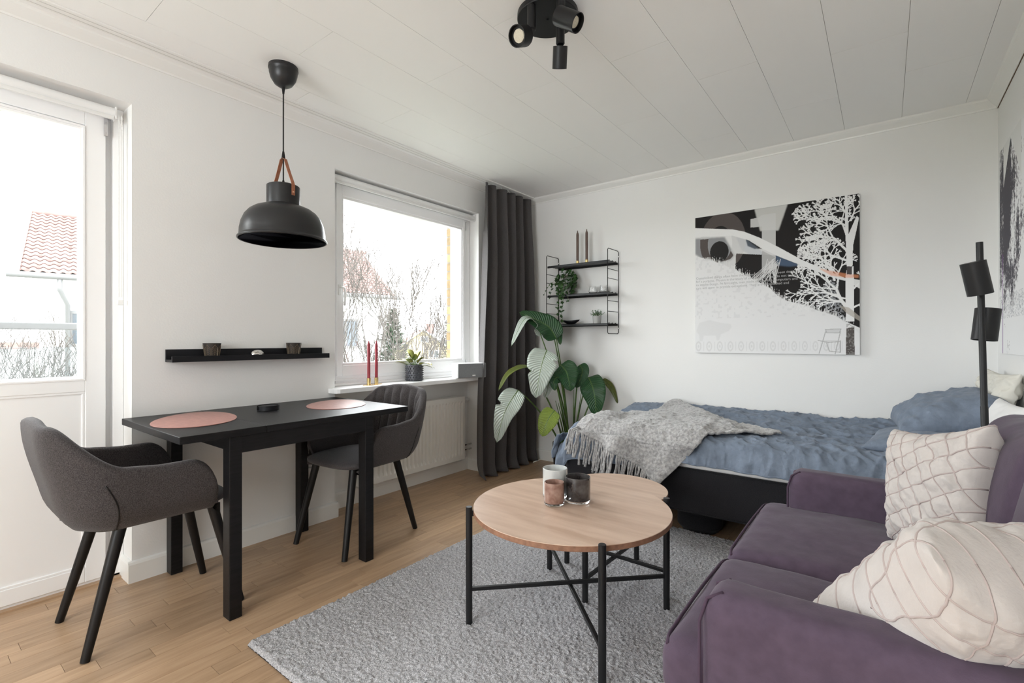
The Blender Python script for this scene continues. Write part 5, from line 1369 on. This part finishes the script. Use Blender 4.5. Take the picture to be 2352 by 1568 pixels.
# ------------------------------------------------------------------ nesting coffee tables
def ctable(cx_, cy_, R, ztop, thk, legs, legr, zbar, lab, legtop):
    t = thing('coffee_table', lab, 'coffee table', (cx_, cy_, RZT), 'round nesting coffee tables')
    obj('table_top', MB().lathe([(0, ztop - thk), (R - .0015, ztop - thk), (R, ztop - thk + .0015), (R, ztop - .0015)], (cx_, cy_, 0), 120), TOPEDGE, t, smooth='auto')
    obj('wood_veneer', MB().lathe([(R, ztop - .0016), (R - .0012, ztop), (0, ztop)], (cx_, cy_, 0), 120), TABLETOP, t, smooth='auto')
    P4 = []
    for a in legs:
        p = Vector((cx_ + legr * math.cos(a), cy_ + legr * math.sin(a), 0)); P4.append(p)
        obj('leg', MB().lathe([(0, RZT), (.0125, RZT), (.0125, legtop - .001), (.0115, legtop), (0, legtop)], p, 24), BLKMETAL, t, smooth='auto')
        d = Vector((math.cos(a), math.sin(a), 0))
        obj('bracket', MB().obox(p - d * (legr - R) * .5 + Vector((0, 0, ztop - thk / 2 - .004)) - d * .006, d * ((legr - R) * .5 + .006), Vector((-d.y, d.x, 0)) * .006, Vector((0, 0, .010))), BLKMETAL, t)
    for i in (0, 1):
        a, b = P4[i], P4[i + 2]; d = (b - a).normalized(); c = (a + b) / 2; c.z = zbar - i * .014 
        obj('cross_bar', MB().obox(c, d * ((b - a).length / 2), Vector((-d.y, d.x, 0)) * .0065, Vector((0, 0, .0068))), BLKMETAL, t, bevel=.001)
    return t
ctable(1.742, 1.648, .381, .455, .020, [math.radians(45 + 90 * k) for k in (0, 1, 2, 3)], .397, .152, 'larger round coffee table with a rustic oak top and black legs', .466)
ctable(1.743, 2.022, .238, .4335, .014, [math.radians(90 * k - 1.5) for k in (0, 1, 2, 3)], .247, .128, 'smaller round coffee table tucked behind the larger one', .4335)

def vessel(c, r, h, m, lab, base_h=.010, lip=.003):
    c = Vector(c); o = thing('candle_glass', lab, 'glass', tuple(c), 'glass candle holders on the coffee table')
    obj('glass_wall', MB().lathe([(0, base_h), (r - .0015, base_h), (r, base_h + .004), (r, h - .002), (r - .0015, h), (r - .0035, h - .001), (r - .0045, base_h + .012), (0, base_h + .010)], c, 56), m, o, smooth='auto')
    obj('clear_foot', MB().lathe([(0, .0004), (r - .003, .0004), (r - .0005, .003), (r - .0005, base_h - .0004), (0, base_h - .0004)], c, 56), CLEARG, o, smooth='auto')
    return o
c1 = onZ(1273, 1157, .4552); c2 = onZ(1327, 1150, .4552)
c3 = c1 + (FW * .098 + RT * .012)
vessel((c1.x, c1.y, .4552), .0395, .088, PINKG, 'small brown-pink glass candle holder in front of the white one')
vessel((c2.x, c2.y, .4552), .0505, .100, BLACKG, 'smoky black glass candle holder beside the pink one')
vessel((c3.x, c3.y, .4552), .0510, .118, WHITEG, 'tall milky white glass candle holder behind the pink one')

# ------------------------------------------------------------------ sofa
SX0, SXA, SXB = 2.335, 2.430, 3.185; SYN, SYF_ = .975, 2.185; AW = .115
so_f = thing('sofa', 'small two-seat sofa with a loose aubergine purple cover, back to the right wall', 'sofa', ((SX0 + SXB) / 2, (SYN + SYF_) / 2, 0))
def soft_box(x0, x1, y0, y1, z0, z1, rx, n=(30, 30, 10), crown=0, side=0, seed=0, wr=.002, taper=None, exp=5):
    """upholstered block: superellipse box with a crowned top"""
    m = MB(); cx_, cy_, cz = (x0 + x1) / 2, (y0 + y1) / 2, (z0 + z1) / 2; hx, hy, hz = (x1 - x0) / 2, (y1 - y0) / 2, (z1 - z0) / 2
    vs = {}
    def proj(a, b, c):
        # rounded-box mapping with constant radius
        k = Vector((a * hx, b * hy, c * hz)); r = min(rx, hx, hy, hz); i = Vector((max(-(hx - r), min(hx - r, k.x)), max(-(hy - r), min(hy - r, k.y)), max(-(hz - r), min(hz - r, k.z))))
        d = k - i
        if d.length > 1e-9: k = i + d.normalized() * r
        top = max(0, k.z / hz)
        sx, sy = k.x / hx, k.y / hy
        k.z += crown * max(0, (1 - abs(sx) ** 2.4)) * max(0, (1 - abs(sy) ** 2.4)) * top + wr * fbm(k.x * 7 + seed, k.y * 7, k.z * 7 + seed) * top
        k.x += side * (1 - sy * sy) * max(0, 1 - (k.z / hz) ** 2) * (1 if sx > 0 else -1) * (abs(sx) > .5)
        k.y += wr * fbm(k.x * 6, k.z * 6 + seed, 3)
        q = Vector((cx_, cy_, cz)) + k
        if taper: q = taper(q)
        return q
    def face(n1, n2, fn):
        base = len(m.v)
        for j in range(n2 + 1):
            for i in range(n1 + 1): m.v.append(tuple(proj(*fn(i / n1 * 2 - 1, j / n2 * 2 - 1))))
        for j in range(n2):
            for i in range(n1): q = base + j * (n1 + 1) + i; m.f.append((q, q + 1, q + n1 + 2, q + n1 + 1))
    nx_, ny_, nz_ = n
    face(nx_, ny_, lambda a, b: (a, b, 1)); face(ny_, nx_, lambda a, b: (b, a, -1))
    face(nx_, nz_, lambda a, b: (a, -1, b)); face(nz_, nx_, lambda a, b: (b, 1, a))
    face(ny_, nz_, lambda a, b: (1, a, b)); face(nz_, ny_, lambda a, b: (-1, b, a))
    return m
def soft(name, m, mt, parent):
    o = obj(name, m, mt, parent, smooth=True); bm = bmesh.new(); bm.from_mesh(o.data); bmesh.ops.remove_doubles(bm, verts=bm.verts, dist=.0003); bmesh.ops.recalc_face_normals(bm, faces=bm.faces); bm.to_mesh(o.data); bm.free()
    return o
# skirted base
def skirt(q):
    f = sm(.40, .05, q.z); q.x -= .018 * f * (q.x < SXA + .05); return q + Vector((.006 * nz(q.y * 16, 2) * f, 0, 0))
soft('skirt', soft_box(SXA - .045, SXB, SYN + .01, SYF_ - .01, .02, .33, .03, (24, 60, 12), taper=skirt), PURPLE, so_f)
YM = 1.545
for (a, b, sd_) in ((SYN + .030, YM - .002, 1), (YM + .002, SYF_ - .030, 2)):
    near = sd_ == 1
    def tcut(q, a=a, b=b, near=near):
        # T-shaped front: the cushion widens in front of the arm
        if q.x > SXA + .005:
            if near and q.y < SYN + AW: q.y = SYN + AW
            if (not near) and q.y > SYF_ - AW: q.y = SYF_ - AW
        return q
    soft('seat_cushion', soft_box(SX0, SXB - .22, a, b, .335, .468, .045, (46, 40, 12), crown=.022, seed=sd_ * 3, wr=.004, taper=tcut), PURPLE, so_f)
    ya, yb = a + .012, b - .012
    pp_ = [(SX0 + .016, ya + .01, .452), (SX0 + .010, ya + .035, .455)] + [(SX0 + .009, lerp(ya + .05, yb - .05, k / 10), .456 + .006 * math.sin(PI * k / 10)) for k in range(11)] + [(SX0 + .010, yb - .03, .455), (SX0 + .018, yb - .006, .452)]
    obj('piping', MB().tube(pp_, .0042, 8), PIPING, so_f, smooth=True)
    pp_ = [(SX0 + .010, lerp(ya, yb, k / 12), .350) for k in range(13)]; obj('piping', MB().tube(pp_, .0035, 8), PIPING, so_f, smooth=True)
for (a, b, nm) in ((SYN, SYN + AW, 0), (SYF_ - AW, SYF_, 1)):
    def armt(q, nm=nm):
        # top line dips slightly from the rounded front corner to the back
        f = sm(SXA, SXB, q.x); q.z += -.0 * f
        if q.x < SXA + .045 and q.z > .55: q.z -= .018 * ((SXA + .045 - q.x) / .045) ** 2
        return q
    soft('armrest', soft_box(SXA, SXB, a, b, .03, .612, .038, (44, 14, 30), crown=0, seed=nm * 5 + 1, wr=.0035, taper=armt), PURPLE, so_f)
    for yy in (a + .006, b - .006):
        pp_ = [(SXA + .002, yy, .05), (SXA + .001, yy, .30), (SXA + .001, yy, .55), (SXA + .012, yy + (.012 if yy < (a + b) / 2 else -.012), .592), (SXA + .040, yy + (.02 if yy < (a + b) / 2 else -.02), .608)]
        obj('piping', MB().tube(pp_, .0035, 8), PIPING, so_f, smooth=True)
soft('back_frame', soft_box(SXB - .16, SXB, SYN + .01, SYF_ - .01, .05, .855, .05, (12, 40, 30), wr=.004, seed=4), PURPLE, so_f)
for (a, b, sd_) in ((SYN + AW + .005, YM, 6), (YM + .004, SYF_ - AW + .055, 7)):
    def lean(q): q.x += (q.z - .46) * .16; return q
    soft('back_cushion', soft_box(SXB - .275, SXB - .130, a, b, .455, .880, .06, (14, 34, 34), side=.03, seed=sd_, wr=.006, taper=lean), PURPLE, so_f)

# throw cushions with a stitched lattice
SEAM = mat('shaded_pintuck_seam', (.46, .39, .37), .9, spec=.1)
def cush(lab, c, ex, ey, hx, hy, hz, seed, pitch=.27, th=.42):
    ex = Vector(ex).normalized(); ey = Vector(ey); ey = (ey - ex * ey.dot(ex)).normalized(); ez = ex.cross(ey)
    ct, st = math.cos(th), math.sin(th)
    def ridge(a, b, sg):
        # each lattice field swells a little between the seams
        p, q = (a * ct + b * st) / pitch + .25 * nz(a * 2, b * 2, seed), (b * ct - a * st * .8) / pitch + .25 * nz(a * 2 + 5, b * 2, seed)
        return .0045 * (abs(math.sin(PI * p)) * abs(math.sin(PI * q))) ** .5
    o, f = pillow('cushion', lab, 'cushion', c, ex, ey, ez, hx, hy, hz, BEIGE, 200, .012, seed, ridge, .13, 'beige stitched-lattice cushions on the sofa', puff=.40)
    lim_ = int(1.6 / pitch) + 1; seams = MB(); cnt = 0
    for fam in (0, 1):
        for k in range(-lim_, lim_ + 1):
            for sg in (1, -1):
                run = []
                for i in range(361):
                    t = -1.7 + 3.4 * i / 360; kk = k * pitch
                    # invert the ridge coordinates: one family has p = k, the other q = k
                    if fam == 0: a_, b_ = (kk - t * st) / ct, t
                    else: a_, b_ = t, (kk + t * st * .8) / ct
                    a_ -= .03 * nz(a_ * 2, b_ * 2, seed) * 1.2 * (fam == 0); b_ -= .03 * nz(a_ * 2 + 5, b_ * 2, seed) * 1.2 * (fam == 1)
                    if abs(a_) <= 1.004 and abs(b_) <= 1.004: run.append(f((min(1, max(-1, a_)) + 1) / 2, (min(1, max(-1, b_)) + 1) / 2, sg))
                    else:
                        if len(run) > 2: obj('seam', MB().tube([p - o.location for p in run], .0021, 5), SEAM, o, smooth=True, local=True)
                        run = []
                if len(run) > 2: obj('seam', MB().tube(run, .0021, 5), SEAM, o, smooth=True, local=True)
    return o
TL, TRr, BL = Vector((2.755, 2.01, .80)), Vector((2.935, 1.735, .87)), Vector((2.75, 1.925, .475))
cush('beige lattice-stitched cushion standing in the far corner of the sofa', (TRr + BL) / 2, TRr - TL, TL - BL, .182, .182, .075, 2, .27, .45)
L_c = at(1897, 1435, .98); T_c = at(2166, 1270, .72); C_c = at(2230, 1390, .88)
exd = (T_c - L_c); nrm_c = (T_c - C_c).cross(L_c - C_c).normalized(); eyd = nrm_c.cross(exd)
if eyd.dot(C_c - L_c) < 0: eyd = -eyd
cush('beige lattice-stitched cushion lying against the near armrest, one corner up', C_c + Vector((.012, 0, -.006)), exd, eyd, .226, .226, .118, 5, .25, .1)

# ------------------------------------------------------------------ floor lamp
LB = Vector((3.020, 2.44, 0))
lb_ = onY(2262, 975, 2.44); lt = onY(2249.5, 556, 2.44); dirp = (lt - lb_).normalized(); foot = lb_ - dirp * (lb_.z / dirp.z)
fl_ = thing('floor_lamp', 'black floor lamp with two tilting cylinder heads between sofa and bed', 'lamp', (foot.x, foot.y, 0))
obj('base', MB().lathe([(0, .0005), (.13, .0005), (.13, .012), (.126, .016), (0, .016)], (foot.x, foot.y, 0), 48), BLKMETAL, fl_, smooth='auto')
jn = foot + dirp * ((.86) / dirp.z)
obj('pole', MB().tube([foot + dirp * .012, jn, jn + dirp * .002, lt], [.0112, .0112, .0102, .0102], 24), BLKMETAL, fl_, smooth='auto')
def head(px__, py__, d, top_dx, L_, r):
    c = onY(px__, py__, 2.44 + d); ax = (Vector((0, 0, 1)) + RT * top_dx).normalized()
    h = obj('lamp_head', MB().lathe([(0, L_ / 2), (r, L_ / 2), (r, -L_ / 2), (r - .003, -L_ / 2), (r - .003, L_ / 2 - .02), (0, L_ / 2 - .02)], c, 40, axis=ax), BLKMETAL, fl_, smooth='auto')
    p = c + Vector((0, -d, 0)); p = Vector((lb_ + dirp * ((c.z - lb_.z) / dirp.z)))
    obj('joint', MB().tube([c, p], .007, 10), BRASS if d > 0 else BLKMETAL, fl_)
    obj('bulb', MB().lathe([(0, -.04), (.02, -.03), (.024, 0), (.012, .03), (0, .035)], c - ax * .01, 16, axis=ax), LED, h, smooth=True)
head(2243, 639, -.060, -.24, .118, .036)
head(2265, 745, .060, .13, .118, .037)
